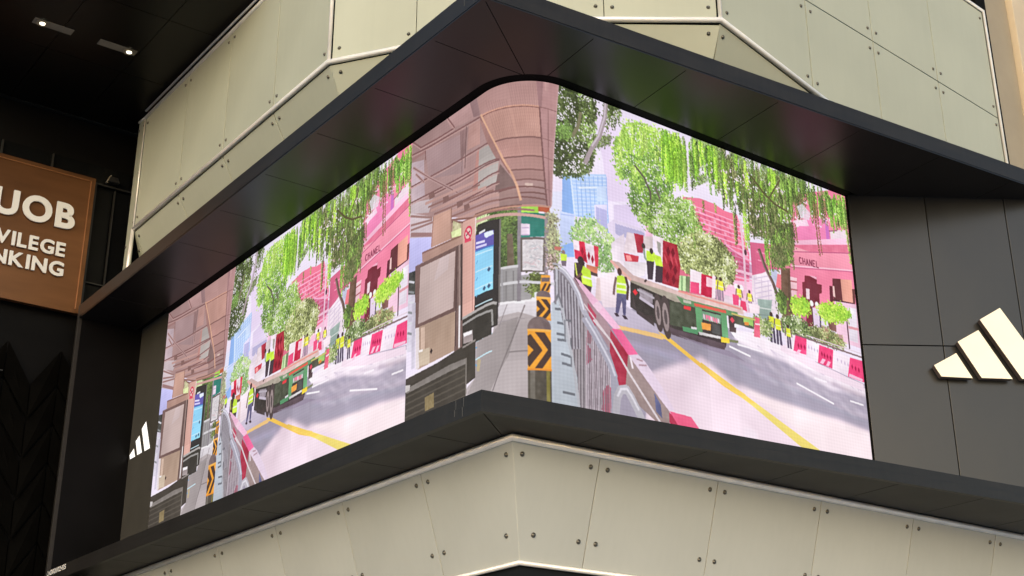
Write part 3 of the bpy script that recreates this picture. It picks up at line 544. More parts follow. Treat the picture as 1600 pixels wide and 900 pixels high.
poly([705, 512, 736, 508, 731, 563, 723, 564, 720, 528, 708, 564, 699, 562], (88, 86, 122), 8, 8); stamp(*[702, 567], 9, 5, .3, (60, 52, 60)); stamp(*[728, 568], 10, 5, .3, (60, 50, 56))
poly([575, 465, 607, 457, 601, 511, 586, 519, 574, 505], (58, 44, 46), 8); poly([602, 466, 624, 473, 629, 514, 598, 513, 594, 488], LM, 12, 8); ell(*[595, 455], 10, 11, (50, 38, 40)); line([597, 488, 582, 500], 7, (100, 72, 66)); line([601, 495, 626, 495], 5, (240, 246, 210)); poly([598, 513, 627, 514, 622, 535, 603, 531], (60, 50, 60)); line([578, 466, 582, 495], 4, (214, 226, 90))
poly([534, 452, 553, 450, 551, 466, 535, 468], (206, 240, 70), 8); ell(*[543, 447], 5, 6, (140, 110, 100)); poly([536, 468, 551, 466, 550, 481, 537, 482], (110, 96, 110))
poly([643, 487, 654, 486, 655, 543, 636, 547], (224, 200, 200), 6)
poly([516, 437, 538, 435, 534, 446, 516, 448], (190, 110, 110), 8)

# ------------------------------------------------------------------ near barriers and crowd fence
poly([623, 587, 660, 578, 681, 606, 681, 642, 644, 602], (166, 140, 150), 7, 12); poly([572, 502, 627, 558, 684, 607, 682, 642, 677, 659, 597, 564, 569, 515], (160, 132, 140), 7, 12)
poly([574, 501, 589, 506, 646, 545, 714, 599, 693, 607, 627, 560], (240, 186, 214), 5); poly([627, 560, 646, 545, 661, 558, 645, 574], (244, 206, 226))
poly([613, 557, 638, 583, 635, 612, 616, 588], (176, 58, 84), 8); line([602, 563, 682, 638], 4, (220, 200, 206))
poly([681, 610, 734, 660, 731, 739, 703, 745, 690, 699, 677, 666], (164, 44, 66), 8, 10)
poly([684, 606, 714, 603, 766, 654, 735, 663], (240, 100, 152), 5)
poly([734, 661, 751, 671, 860, 779, 858, 814, 829, 819, 765, 783, 722, 744], (152, 132, 130), 6, 12)
poly([735, 662, 766, 654, 791, 671, 840, 722, 876, 772, 860, 779, 833, 755], (228, 208, 228), 4)
poly([858, 781, 858, 806, 915, 844, 913, 805], (170, 46, 74), 6); poly([860, 778, 931, 780, 953, 802, 969, 835, 915, 844], (238, 92, 132), 5)
line([630, 597, 680, 636, 734, 705, 825, 807, 844, 832], 6, (218, 206, 212)); line([741, 667, 747, 692], 6, (240, 226, 236)); line([761, 667, 779, 668], 4, (170, 140, 150)); line([768, 680, 791, 677], 4, (170, 140, 150))
poly([813, 741, 832, 767, 835, 800, 816, 786], (96, 100, 140), 8)
poly([501, 607, 577, 593, 571, 825, 498, 836], (178, 184, 194), 5, 16)
poly([513, 495, 532, 483, 560, 505, 588, 547, 603, 595, 662, 662, 560, 683, 547, 631, 522, 557], (134, 128, 136), 8, 10)
poly([562, 608, 606, 598, 638, 639, 666, 677, 682, 709, 688, 751, 684, 828, 566, 849], (142, 132, 140), 7, 10)
poly([606, 614, 638, 655, 666, 685, 682, 717, 687, 751, 684, 828, 599, 843], (206, 190, 202), 8, 8)
poly([606, 658, 618, 671, 622, 697, 605, 712], (170, 50, 80), 6, a=.8); poly([653, 765, 668, 747, 680, 756, 680, 821, 647, 812], (190, 52, 84), 6, a=.8); poly([608, 602, 624, 622, 621, 658, 606, 658], (168, 64, 84), 6, a=.7)
for i in range(15):
    x_ = 228+i*11.5; q = at('D2', [x_, 50+i*19]) + at('D2', [x_+8, 640]); line(q, 3.2, (118, 108, 116) if i % 3 else (150, 142, 150))
for i in range(9):
    x_ = 136+i*10; q = at('D2', [x_, -60]) + at('D2', [x_+4, 600]); line(q, 3.6, (108, 102, 108) if i % 2 else (164, 156, 162))
for i in range(15):
    x_ = 30+i*10; q = at('C7', [x_, 395+i*13]) + at('C7', [x_+14, 900]); line(q, 3.4, (104, 98, 108) if i % 2 else (172, 168, 178))
poly([515, 486, 530, 480, 530, 556, 516, 558], (120, 116, 124), 8, 8); line([523, 482, 522, 557], 6, (186, 186, 196))
line([524, 486, 546, 496, 564, 512, 585, 543, 599, 580, 615, 600, 643, 634, 664, 663], 15, (178, 176, 190)); line([526, 484, 548, 494, 566, 510, 588, 541, 601, 577], 5, (222, 220, 232))
line([603, 599, 629, 629, 657, 667, 676, 694, 688, 723, 688, 758, 685, 828], 21, (164, 162, 178)); line([606, 598, 632, 628, 660, 666, 679, 694, 691, 721], 6, (208, 206, 220))
line([691, 842, 691, 804, 696, 772, 707, 753, 725, 748, 739, 765, 757, 792, 783, 835], 22, (180, 176, 186)); line([697, 770, 708, 751, 726, 747, 741, 763, 761, 792], 6, (216, 212, 222))
for q in ([530, 619, 562, 614], [521, 661, 544, 663], [532, 702, 560, 701], [533, 723, 559, 723], [535, 788, 572, 788], [535, 686, 556, 684], [521, 636, 538, 635]): line(q, 6, (104, 104, 112))
line([548, 619, 556, 664, 566, 724, 568, 765, 577, 790, 579, 824], 8, (186, 184, 192)); line([561, 657, 559, 725], 5, (100, 100, 108)); poly([559, 727, 570, 725, 569, 746, 560, 748], (214, 200, 186))

# ------------------------------------------------------------------ walkway with bollards
poly([376, 576, 408, 574, 475, 574, 507, 642, 504, 835, 231, 796, 269, 751, 301, 736, 306, 648, 365, 644], (176, 166, 168), 5, 26)
poly([300, 646, 365, 646, 383, 625, 431, 616, 408, 706, 345, 801, 269, 767, 301, 736], (146, 138, 138), 5, 26, a=.7)
poly([376, 588, 388, 577, 474, 578, 471, 617, 431, 604, 383, 609], (208, 202, 208), 4, 20)
line([446, 588, 416, 669, 365, 783], 3, (120, 112, 114)); line([408, 699, 456, 699], 3, (128, 120, 122)); line([404, 582, 383, 633], 2, (140, 132, 136)); line([379, 622, 446, 621], 2, (150, 142, 146))
line([387, 577, 424, 576, 472, 575], 8, (232, 228, 232))
poly([310, 688, 323, 699, 317, 725, 307, 722], (196, 176, 120), 5, a=.6)
poly([508, 579, 526, 572, 540, 632, 560, 698, 577, 748, 580, 824, 502, 835], (180, 188, 198), 5, 18)
for q in ([523, 626, 544, 626], [521, 653, 542, 653], [523, 667, 545, 666], [532, 700, 558, 702], [534, 722, 560, 723], [535, 790, 568, 790], [518, 593, 535, 592]): line(q, 6, (104, 108, 116))
line([526, 564, 539, 597, 547, 650, 560, 690, 568, 735, 576, 787, 580, 816], 8, (176, 178, 186)); line([543, 616, 543, 667], 4, (120, 122, 130)); line([560, 702, 560, 725], 4, (120, 122, 130))
line([516, 578, 527, 556, 537, 586], 5, (110, 110, 118)); line([519, 526, 519, 581], 5, (126, 124, 132))

# ------------------------------------------------------------------ shelter end: hedge, partition, map boards
poly([295, 316, 364, 324, 432, 334, 432, 498, 383, 498, 289, 369], (78, 86, 62), 12, 10)
leaves([295, 325, 364, 328, 430, 338, 430, 493, 387, 487, 383, 363, 302, 353], 900, [(54, 68, 42), (72, 92, 54), (96, 124, 66), (124, 150, 80)], (8, 4))
leaves([302, 331, 342, 338, 342, 359, 302, 355], 120, [(176, 206, 130), (220, 236, 180)], (8, 4)); poly([404, 405, 418, 407, 422, 489, 404, 490], (108, 96, 80), 8, 8)
poly([383, 490, 432, 494, 431, 514, 461, 513, 461, 574, 431, 577, 385, 574], (148, 146, 148), 6, 12)
for x_ in (690, 735): line(at('C6', [x_,500, x_,680]), 3, (118, 116, 118))
poly([458, 513, 501, 510, 500, 560, 461, 570], (104, 104, 84), 12, 8); leaves([458, 513, 484, 514, 483, 554, 465, 562], 160, [(80, 92, 50), (130, 150, 80)], (7, 4)); poly([468, 557, 487, 554, 485, 570, 468, 570], (222, 224, 226))
poly([430, 339, 441, 340, 437, 583, 428, 583], (132, 126, 134), 5, 10); poly([494, 354, 505, 353, 501, 512, 492, 513], (142, 132, 138), 5, 10)
line([385, 491, 408, 491, 430, 491], 7, (204, 202, 206)); line([385, 530, 429, 531], 7, (206, 204, 208)); line([435, 530, 476, 533, 516, 532], 7, (206, 204, 210)); line([499, 493, 519, 493], 7, (200, 198, 206)); line([390, 493, 392, 572], 5, (150, 148, 152)); poly([422, 578, 446, 578, 446, 584, 423, 583], (230, 228, 232))
poly([439, 339, 479, 340, 480, 356, 439, 356], (172, 222, 86), 8, 8); poly([479, 340, 507, 339, 508, 353, 479, 352], (178, 84, 56), 8)
poly([439, 355, 495, 357, 493, 416, 438, 420], (40, 118, 106), 6, 12); poly([438, 383, 459, 385, 459, 413, 438, 413], (226, 208, 226), 5)
for i in range(4): q = np.array([441, 394, 456, 395]); line(q+np.array([0, i*18, 0, i*18]), 3, (190, 168, 200))
poly([437, 419, 495, 418, 492, 506, 437, 506], (96, 88, 86), 4); poly([441, 425, 491, 424, 488, 503, 441, 502], (214, 208, 212), 10, 5)
for i in range(60):
    q = [443, 428, 486, 498]; x_ = rng.uniform(q[0], q[2]); y_ = rng.uniform(q[1], q[3]); x2 = np.clip(x_+rng.uniform(-14, 14), q[0], q[2]); y2 = np.clip(y_+rng.uniform(-9, 9), q[1], q[3]); line([x_, y_, x2, y2], 2, (186+rng.normal(0, 14), 180, 186), .8)
leaves([507, 353, 519, 355, 519, 486, 505, 492], 260, [(150, 150, 120), (196, 200, 150), (120, 110, 90), (220, 190, 190)], (7, 4))
line([514, 482, 528, 482], 5, (170, 170, 178)); poly([518, 437, 537, 435, 535, 444, 518, 445], (196, 110, 100)); poly([534, 452, 553, 450, 552, 466, 535, 470], (206, 240, 70), 8)

# bollards, far to near
poly([484, 513, 506, 512, 506, 536, 483, 536], (232, 158, 60)); poly([485, 520, 505, 518, 504, 528, 485, 530], (104, 92, 92)); poly([482, 536, 506, 535, 505, 555, 482, 555], (240, 160, 56))
for x_ in (898, 926): poly(at('C6', [x_,622, x_+24,576, x_+38,577, x_+14,625]), (62, 50, 44))
def bollard(x0, y0, x1, dome, band, foot):
    """x0..x1 wide, dome top y0, band between two heights, foot below"""
    w_ = x1-x0; t_ = np.linspace(math.pi, 0, 16); yb, yc = band
    poly(np.concatenate([np.stack([(x0+x1)/2+w_/2*np.cos(t_), dome-(dome-y0)*np.sin(t_)], 1).ravel(), [x1, yb, x0, yb]]), (112, 98, 98), 6, 8)
    poly([x0+w_*.55, y0+4, x1-w_*.1, dome-8, x1, yb, x0+w_*.75, yb], (96, 84, 86), 4, 8, a=.6)
    if foot: poly([x0, yc, x1, yc, x1, foot, x0, foot], (76, 72, 64), 8, 8); poly([x0+w_*.78, yc, x0+w_*.94, yc, x0+w_*.94, foot, x0+w_*.78, foot], (124, 116, 60), 8, 8); poly([x0+w_*.1, yc, x0+w_*.3, yc, x0+w_*.3, foot, x0+w_*.1, foot], (104, 100, 92), 8, 8)
    h_ = yc-yb; poly([x0, yb, x1, yb, x1, yc, x0, yc], (240, 160, 50)); K_ = (62, 50, 44)
    q = lambda *a: [v for i in range(0, len(a), 2) for v in (x0+w_*a[i], yb+h_*a[i+1])]
    poly(q(0, .14, .12, .1, .62, .5, .06, .92, 0, .86, 0, .66, .24, .5, 0, .36), K_); poly(q(.3, .05, .72, .05, 1, .3, 1, .62, .6, .96, .28, .96, .86, .48), K_)
    line([x0, yb, x1, yb], 5, (236, 176, 86)); line([x0, yc-2, x1, yc-2], 5, (226, 140, 48))
a = [473, 552, 506, 570]; c = [472, 619, 505, 624]; bollard(a[0], a[1], a[2], a[3]-8, (a[3], c[3]), None)
a = [452, 616, 506, 635]; c = [452, 649, 505, 745]; bollard(a[0], a[1], a[2], a[3]+6, (c[1], c[3]), 900)

# ------------------------------------------------------------------ shelter: ceiling, column, panels, display, benches
poly([2, 201, 161, 235, 315, 328, 364, 328, 409, 333, 509, 338, 512, 169, -30, -10], (182, 146, 142), 5, 30)
poly([-35, -111, 339, -33, 540, -34, 539, -6, 531, 77, 522, 167, 517, 254, 512, 336, 409, 336, 302, 331, -19, 212], (180, 144, 142), 5, 30)
poly([66, 50, 229, 73, 245, 188, 85, 141], (172, 142, 144), 4, 30); poly([225, 64, 261, 68, 248, 135, 231, 155], (146, 114, 114), 4); poly([264, 61, 313, 69, 313, 136, 258, 131], (196, 150, 142), 4)
poly([1, 60, 60, 75, 68, 190, 4, 184], (206, 184, 194), 6); poly([2, 178, 109, 206, 88, 238, 4, 211], (212, 196, 202), 6)
poly([154, -16, 277, 0, 306, 57, 185, 40], (190, 150, 148), 4); poly([266, -4, 298, 1, 312, 55, 285, 50], (150, 118, 120), 4)
poly([310, 146, 349, 151, 383, 197, 374, 266, 305, 269], (188, 182, 178), 4); poly([373, 265, 385, 217, 409, 251, 432, 288, 425, 304, 370, 292], (124, 100, 98), 6, 12)
poly([300, 153, 310, 146, 305, 268, 281, 263], (196, 140, 132), 4)
for q in ([0, 37, 81, 47, 313, 61], [0, 131, 181, 143, 363, 148], [2, 178, 189, 192, 383, 202], [87, 192, 232, 204, 383, 206], [42, 32, 119, 39, 200, 42], [169, 1, 200, 41], [2, -2, 44, 33], [154, 236, 274, 243, 383, 236], [198, 262, 315, 268, 383, 264], [268, 280, 383, 287, 436, 286]):
    line(q, 4.2, (128, 88, 88)); line(np.array(q)+np.tile([0, 5], len(q)//2), 2.4, (206, 164, 158))
for q in ([9, 78, 85, 137, 168, 196, 218, 232], [22, 102, 62, 141]): line(q, 8, (196, 160, 158)); line(q, 2.5, (130, 92, 92))
line([4, 52, 66, 54], 8.7, (164, 122, 120)); line([66, 52, 67, 78], 3.7, (128, 90, 88)); line([254, 63, 249, 176], 3.7, (120, 92, 92)); line([239, 68, 235, 188], 2.5, (130, 100, 100))
for i in range(9):
    q = np.array([72, 207, 287, 231]); o_ = np.array([i*14, i*15, i*26, i*17]); line(q+o_*1.0, 5 if i % 2 else 8, (150, 108, 102) if i % 2 else (204, 160, 152))
for x_, y_ in ((200, 40), (290, 60), (375, 90), (420, 110)): poly(at('C6', [x_,y_-25, x_+35,y_-40, x_+40,y_-10, x_+5,y_+12]), (132, 96, 92))
# curved underside
poly([300, 2, 362, -3, 409, -5, 457, -8, 489, -9, 484, 71, 449, 68, 409, 65, 363, 63, 319, 59, 307, 30], (192, 148, 143), 4, 30)
poly([319, 59, 363, 63, 409, 65, 449, 68, 484, 71, 490, 156, 460, 155, 429, 155, 366, 153], (206, 156, 142), 5, 30)
poly([366, 153, 429, 155, 460, 155, 490, 156, 492, 207, 460, 206, 429, 207, 390, 204], (198, 148, 139), 5, 30)
poly([390, 204, 429, 207, 460, 206, 492, 207, 494, 243, 448, 242, 411, 241], (186, 140, 134), 5, 30)
poly([411, 241, 448, 242, 494, 243, 496, 271, 456, 269, 427, 269], (172, 132, 128), 5, 30); poly([427, 269, 456, 269, 496, 271, 498, 291, 436, 287], (180, 144, 142), 5, 30)
poly([436, 287, 498, 291, 500, 333, 432, 334, 429, 300], (164, 130, 130), 5, 30); poly([383, 291, 436, 287, 432, 342, 383, 334], (160, 128, 124), 6, 14); poly([448, 278, 467, 279, 467, 291, 448, 290], (226, 196, 186), 5)
for q in ([366, 153, 400, 153, 429, 155, 460, 155, 490, 156], [390, 204, 429, 207, 460, 206, 492, 207], [411, 241, 448, 242, 494, 243], [427, 269, 456, 268, 496, 271], [436, 287, 467, 288, 498, 291], [438, 303, 467, 303, 500, 306], [383, 291, 436, 287], [383, 313, 440, 314, 499, 320]): line(q, 4, (122, 84, 82))
line([319, 60, 363, 64, 409, 66, 449, 68, 484, 71], 5.0, (232, 172, 148)); line([321, 64, 364, 67, 409, 69, 449, 71, 484, 74], 2.5, (130, 88, 84))
line([316, 56, 343, 105, 368, 154, 392, 204, 415, 247, 429, 284, 438, 322], 5.6, (240, 184, 150)); line([311, 59, 363, 153, 387, 204, 411, 248], 3.1, (150, 104, 96)); poly([309, 65, 333, 91, 366, 154, 389, 203, 373, 199, 340, 139], (170, 126, 120), 4)
for i in range(24):
    f = i/23; A = at('C3', [560+f*330, 130 if f > .4 else 230]); B = at('C3', [735+f*190, 740]); line(A+B, 2, (150, 110, 106), .35)
poly([487, -7, 538, -5, 531, 77, 523, 167, 517, 254, 512, 335, 499, 333, 496, 270, 492, 198, 484, 72], (188, 142, 142), 6, 16)
poly([477, -4, 495, -5, 490, 76, 483, 72], (166, 124, 126), 5); poly([499, -4, 510, -2, 507, 29, 499, 24], (206, 160, 158), 5)
line([485, 72, 489, 155, 493, 224, 497, 283, 501, 337], 3.7, (118, 80, 80)); line([507, 78, 506, 213, 507, 332], 2.5, (150, 108, 108)); line([484, 72, 531, 77], 2.5, (140, 98, 98)); line([489, 156, 524, 163], 1.9, (140, 98, 98)); line([492, 207, 519, 213], 1.9, (140, 98, 98)); line([498, 291, 514, 297], 2.5, (150, 110, 110))
line([537, -4, 530, 77, 522, 167, 516, 254, 512, 335], 2.5, (206, 168, 168))
line([289, 323, 342, 330, 383, 335, 432, 338, 509, 338], 5.0, (190, 140, 122)); line([295, 320, 347, 327, 392, 332, 440, 335], 2.5, (120, 84, 78))
poly([-35, -111, 298, -11, 362, -14, 458, -21, 540, -34, 539, -6, 522, 167, 512, 336, 409, 336, 302, 331, -19, 212], (96, 78, 78), 0, 14, .16)
# left: column, ad panel, post, wall, display
poly([-20, 198, 108, 257, 110, 322, -16, 277], (206, 190, 196), 5, 16)
for q in ([4, 217, 104, 258], [6, 244, 104, 264], [7, 268, 107, 304], [6, 258, 106, 272], [7, 274, 107, 309]): line(q, 6, (150, 116, 112))
poly([-16, 273, 110, 314, 104, 364, 58, 401, -11, 387], (192, 190, 240), 4, 20); poly([-3, 376, 35, 380, 38, 464, 0, 452], (64, 66, 62), 12, 8); poly([-1, 435, 37, 447, 37, 600, 0, 590], (206, 200, 216), 10, 12)
for i in range(6): q = np.array([4, 401, 27, 411]); line(q+np.array([0, i*28, 0, i*28]), 6, (130, 134, 136) if i % 2 else (206, 206, 214))
poly([110, 256, 194, 266, 194, 349, 103, 341], (194, 152, 136), 4, 20); line([191, 265, 193, 347], 5, (150, 112, 100)); line([111, 258, 104, 340], 5, (166, 126, 114))
poly([193, 300, 248, 324, 246, 383, 193, 352], (176, 140, 128), 4); line([195, 303, 248, 324], 5, (120, 86, 78)); line([195, 298, 302, 331], 5, (130, 92, 84))
poly([61, 341, 236, 354, 241, 384, 215, 379, 32, 367, 64, 368], (170, 134, 122), 4, 20); line([63, 342, 236, 356], 5, (130, 96, 86)); poly([200, 302, 234, 323, 233, 353, 196, 346], (196, 190, 150), 20, 6)
poly([192, 330, 236, 335, 236, 355, 196, 347], (222, 232, 170), 12, 6)
poly([42, 538, 215, 544, 215, 646, 54, 651], (168, 142, 124), 5, 20); poly([64, 545, 82, 546, 86, 647, 68, 642], (206, 178, 160), 4)
poly([31, 368, 227, 377, 217, 546, 36, 539], (108, 84, 80), 4); poly([55, 379, 212, 387, 207, 535, 51, 531], (190, 168, 164), 4, 40); poly([144, 384, 187, 386, 181, 425, 118, 438], (206, 188, 190), 4, 30, a=.6)
poly([40, 538, 56, 541, 61, 649, 45, 649], (226, 214, 216)); poly([21, 467, 37, 468, 40, 643, 24, 643], (196, 190, 206), 8)
poly([55, 604, 106, 607, 107, 649, 61, 645], (196, 178, 156), 5); line([58, 605, 74, 606], 6, (240, 232, 230)); stamp(*[113, 619], 6, 8, 0, (50, 40, 40))
poly([216, 377, 248, 379, 247, 575, 247, 651, 213, 649, 217, 546], (112, 90, 86), 5, 12); line([232, 380, 233, 647], 8, (150, 128, 122)); line([237, 380, 242, 577], 6, (60, 50, 50)); line([233, 538, 234, 643], 7, (226, 220, 222)); line([220, 378, 217, 635], 5, (80, 62, 60))
poly([244, 322, 299, 328, 296, 571, 246, 572], (218, 170, 158), 4, 30); line([298, 330, 296, 371], 5, (236, 214, 210)); line([288, 385, 288, 567], 3, (180, 130, 122))
q = [266, 360]
for r_1, c_ in ((16, (206, 52, 84)), (11.5, (228, 186, 182))): ell(q[0], q[1], r_1*1.05, r_1*1.2, c_)
line([q[0]-8, q[1]+3, q[0]+8, q[1]-3], 4, (90, 60, 66)); line([q[0]-10, q[1]-12, q[0]+10, q[1]+12], 4, (206, 52, 84)); poly([252, 373, 280, 378, 279, 384, 252, 381], (214, 70, 96))
poly([301, 374, 306, 352, 385, 362, 388, 365, 379, 628, 360, 631, 344, 607, 295, 571], (46, 44, 44), 3); line([386, 364, 383, 574], 5, (110, 106, 104))
poly([297, 377, 367, 386, 365, 536, 295, 534], (138, 206, 242), 3, 30); poly([297, 377, 367, 386, 367, 425, 297, 420], (92, 84, 168), 4, 30)
poly([333, 384, 342, 384, 364, 386, 367, 397, 342, 399, 335, 394], (226, 236, 250)); line([301, 399, 335, 405], 6, (220, 214, 244)); line([301, 410, 342, 416], 6, (206, 200, 240)); line([298, 419, 366, 426], 4, (70, 120, 190)); line([313, 377, 336, 377], 6, (220, 220, 226))
for i in range(7): q = np.array([299, 429, 362, 435]); line(q+np.array([0, i*44, 0, i*42]), 3, (196, 232, 250)); line((q+np.array([8, i*44+16, -60, i*42+18])), 3, (96, 160, 206))
for q in ([351, 482], [334, 525], [351, 524]): stamp(q[0], q[1], 7, 7, 0, (66, 84, 110))
poly([247, 575, 365, 569, 376, 573, 375, 626, 361, 626, 361, 647, 293, 650, 247, 651], (54, 52, 48), 4, 14)
line([247, 575, 305, 572, 365, 570, 375, 574], 7, (168, 164, 162)); line([248, 591, 305, 586, 362, 588, 364, 625], 6, (150, 148, 146)); poly([250, 612, 289, 615, 290, 643, 251, 640], (150, 138, 138), 8); poly([250, 614, 286, 615, 286, 624, 254, 623], (240, 236, 240))
poly([-1, 662, 139, 657, 241, 646, 301, 643, 301, 736, 264, 744, 263, 768, 257, 802, -12, 795, -5, 797], (62, 58, 52), 4, 16)
poly([-41, 681, 261, 679, 263, 769, 259, 894, -32, 831], (62, 58, 52), 4, 16)
poly([3, 688, 195, 676, 264, 678, 266, 692, 195, 693, 5, 701], (122, 116, 112), 5, 14); line([264, 679, 264, 765], 5, (120, 114, 108)); line([249, 648, 300, 644], 5, (140, 132, 128))
for i in range(14):
    q = np.array([-2, 711, 262, 702]); o_ = i*17; line(q+np.array([0, o_, 0, o_]), 4, (98, 92, 82), .55)
poly([89, 731, 129, 728, 130, 765, 91, 766], (134, 118, 84), 8, 6); poly([-1, 678, 22, 682, 19, 696, 0, 697], (196, 190, 190), 6)

# the look of a filmed picture: slight warp of ruled edges, mottling, glow round the brightest parts
FRAME = blur(FRAME, 1); SHP = FRAME-blur(FRAME, 6); FRAME = np.clip(FRAME+SHP*.22, 0, 255)
FRAME *= 1 + (smooth(FH, FW, 60)*.018)[:, :, None]
FRAME = 255*(FRAME/255)**np.array([.9, .92, .92])
HI = np.clip(FRAME-196, 0, 60); GL = blur(blur(HI, 14), 14)*.55+blur(HI, 5)*.25
FRAME = 255-(255-np.clip(FRAME, 0, 255))*(1-np.clip(GL, 0, 120)/255)
# camera-side cast of the panel: faint LED rows and columns, slight module unevenness
yy = np.arange(FH)[:, None, None]; xx = np.arange(FW)[None, :, None]
FRAME *= 1 + .012*np.sin(yy*2*np.pi/9.) + .010*np.sin(xx*2*np.pi/11.)
FRAME *= 1 + rng.normal(0, .010, (10, 16, 1)).repeat(90, 0).repeat(100, 1)
FRAME += (rng.standard_normal((FH//3, FW//3, 1))*2.5).repeat(3, 0).repeat(3, 1)[:FH, :FW] if (FH % 3 == 0 and FW % 3 == 0) else 0

# ------------------------------------------------------------------ screen geometry (a right-angled corner with a rounded edge)
SLF, SDL, RC, S0_, DE_ = .86, 1.065, .6, 10.03, 6.333
L1 = S0_-(SLF+RC); LA = math.pi/2*RC; L2 = DE_-(SDL+RC); TOT = L1+LA+L2; SW = TOT/2; SH = SW*9/16
def scr_path(off=0.):
    """plan points (s, d, length along) of the screen face, pushed off towards the street"""
    out = [(S0_, SDL-off, 0.)]; 
    for i in range(1, 24): out.append((S0_-L1*i/24, SDL-off, L1*i/24))
    for i in range(25):
        a = math.pi/2*(1-i/24); r = RC+off
        out.append((SLF+RC-r*math.cos(a), SDL+RC-r*math.sin(a), L1+LA*i/24))
    for i in range(1, 25): out.append((SLF-off, SDL+RC+L2*i/24, L1+LA+L2*i/24))
    return out

# the picture on the screen, wrapped twice
img = bpy.data.images.new('street_video_frame', FW, FH); px = np.ones((FH, FW, 4), np.float32); px[:, :, :3] = np.clip(FRAME[::-1], 0, 255)/255
img.pixels.foreach_set(px.ravel()); img.update(); img.pack()
ms = bpy.data.materials.new('led_picture'); ms.use_nodes = True; t = ms.node_tree; b = t.nodes['Principled BSDF']
ti = t.nodes.new('ShaderNodeTexImage'); ti.image = img; ti.extension = 'REPEAT'; ti.interpolation = 'Linear'
uvn = t.nodes.new('ShaderNodeUVMap'); uvn.uv_map = 'UVMap'; t.links.new(uvn.outputs[0], ti.inputs[0])
b.inputs['Base Color'].default_value = (.01, .01, .01, 1); b.inputs['Roughness'].default_value = .7; b.inputs['Specular IOR Level'].default_value = .1
t.links.new(ti.outputs[0], b.inputs['Emission Color']); b.inputs['Emission Strength'].default_value = 1.0/2**EXPO

led = thing('led_screen', 'large curved corner video screen playing the same street scene twice', 'video screen', LP(.86, 1.1, 0))
def screen_half(a0, a1):
    P = scr_path(); pts = []
    def at(l):
        for A, B in zip(P, P[1:]):
            if A[2]-1e-9 <= l <= B[2]+1e-9:
                f = (l-A[2])/(B[2]-A[2]); return (A[0]+(B[0]-A[0])*f, A[1]+(B[1]-A[1])*f)
        return P[-1][:2]
    ls_ = sorted({a0, a1} | {q[2] for q in P if a0 < q[2] < a1})
    bm = bmesh.new(); uvl = bm.loops.layers.uv.new('UVMap'); rows = []
    for l in ls_:
        s, d = at(l); rows.append((bm.verts.new(LP(s, d, 0)), bm.verts.new(LP(s, d, SH)), (l-a0)/(a1-a0)))
    for A, B in zip(rows, rows[1:]):
        f = bm.faces.new((A[0], B[0], B[1], A[1]))
        for lo, (uu, vv) in zip(f.loops, ((A[2], 0), (B[2], 0), (B[2], 1), (A[2], 1))): lo[uvl].uv = (min(max(uu, .0008), .9992), min(max(vv, .0008), .9992))
    return bm_obj('display_panel', bm, ms, led, True)
for k in range(2): screen_half(k*SW, (k+1)*SW)
# cabinet body behind the picture
pp = scr_path(-.012); qq = scr_path(-.12)
plan('cabinet', [lp2(s, d) for s, d, _ in pp] + [lp2(s, d) for s, d, _ in qq][::-1], -.02, SH+.0, M['void'], led)
# black shadow gap along the top of the picture
pp = scr_path(.11); qq = scr_path(-.12)
plan('top_recess', [lp2(s, d) for s, d, _ in pp] + [lp2(s, d) for s, d, _ in qq][::-1], SH+.012, SH+.05, M['void'], led)

# ------------------------------------------------------------------ black surround that frames the screen
sur = thing('screen_surround', 'deep black metal frame boxing in the corner video screen, above and below it', 'screen frame', LP(0, 0, 0))
ZT, ZT2, ZB, ZBB = 4.0, 4.228, 0., -.198
SE = 11.16; XE = 9.36
def band(name, d0, d1, z0, z1, m):                 # L-shaped strip following both runs, outer face at depth d0
    al = .0896605; cp = lambda d: lp2(d*(1-math.sin(al))/math.cos(al), d)
    def cpt(d):                                     # corner where left offset d meets y = d
        s = (d - d*NL.y)/DL.y; return lp2(s, d)
    return plan(name, [lp2(SE, d0), cpt(d0), (XE, d0), (XE, d1), cpt(d1), lp2(SE, d1)], z0, z1, m, sur, .003)
band('top_fascia', 0, .05, ZT+.018, ZT2, M['fascia'])
band('top_fascia_lip', .004, .05, ZT, ZT+.016, M['black'])
band('bottom_fascia', .012, .06, ZB-.092, ZB, M['fascia'])
band('bottom_fascia', 0, .06, ZBB, ZB-.094, M['fascia'])
plan('roof_core', [lp2(SE, .052), lp2(.05, .052), (XE, .052), (XE, 1.8), (6.4, 1.8), lp2(1.3, 6.3), lp2(1.3, 1.4), lp2(SE, 1.4)], ZT+.055, ZT2-.005, M['void'], sur)
plan('ledge_core', [lp2(SE, .062), lp2(.06, .062), (XE, .062), (XE, 1.8), (6.4, 1.8), lp2(1.3, 6.3), lp2(1.3, 1.4), lp2(SE, 1.4)], ZBB+.03, ZB-.012, M['fascia'], sur)
SS = [.94, 2.13, 3.42, 4.74, 6.04, 7.34, 8.64, 9.94, 11.1]
XS = [1.343, 2.55, 3.86, 5.13, 6.44, 7.75, 9.05, 9.34]
G = .004
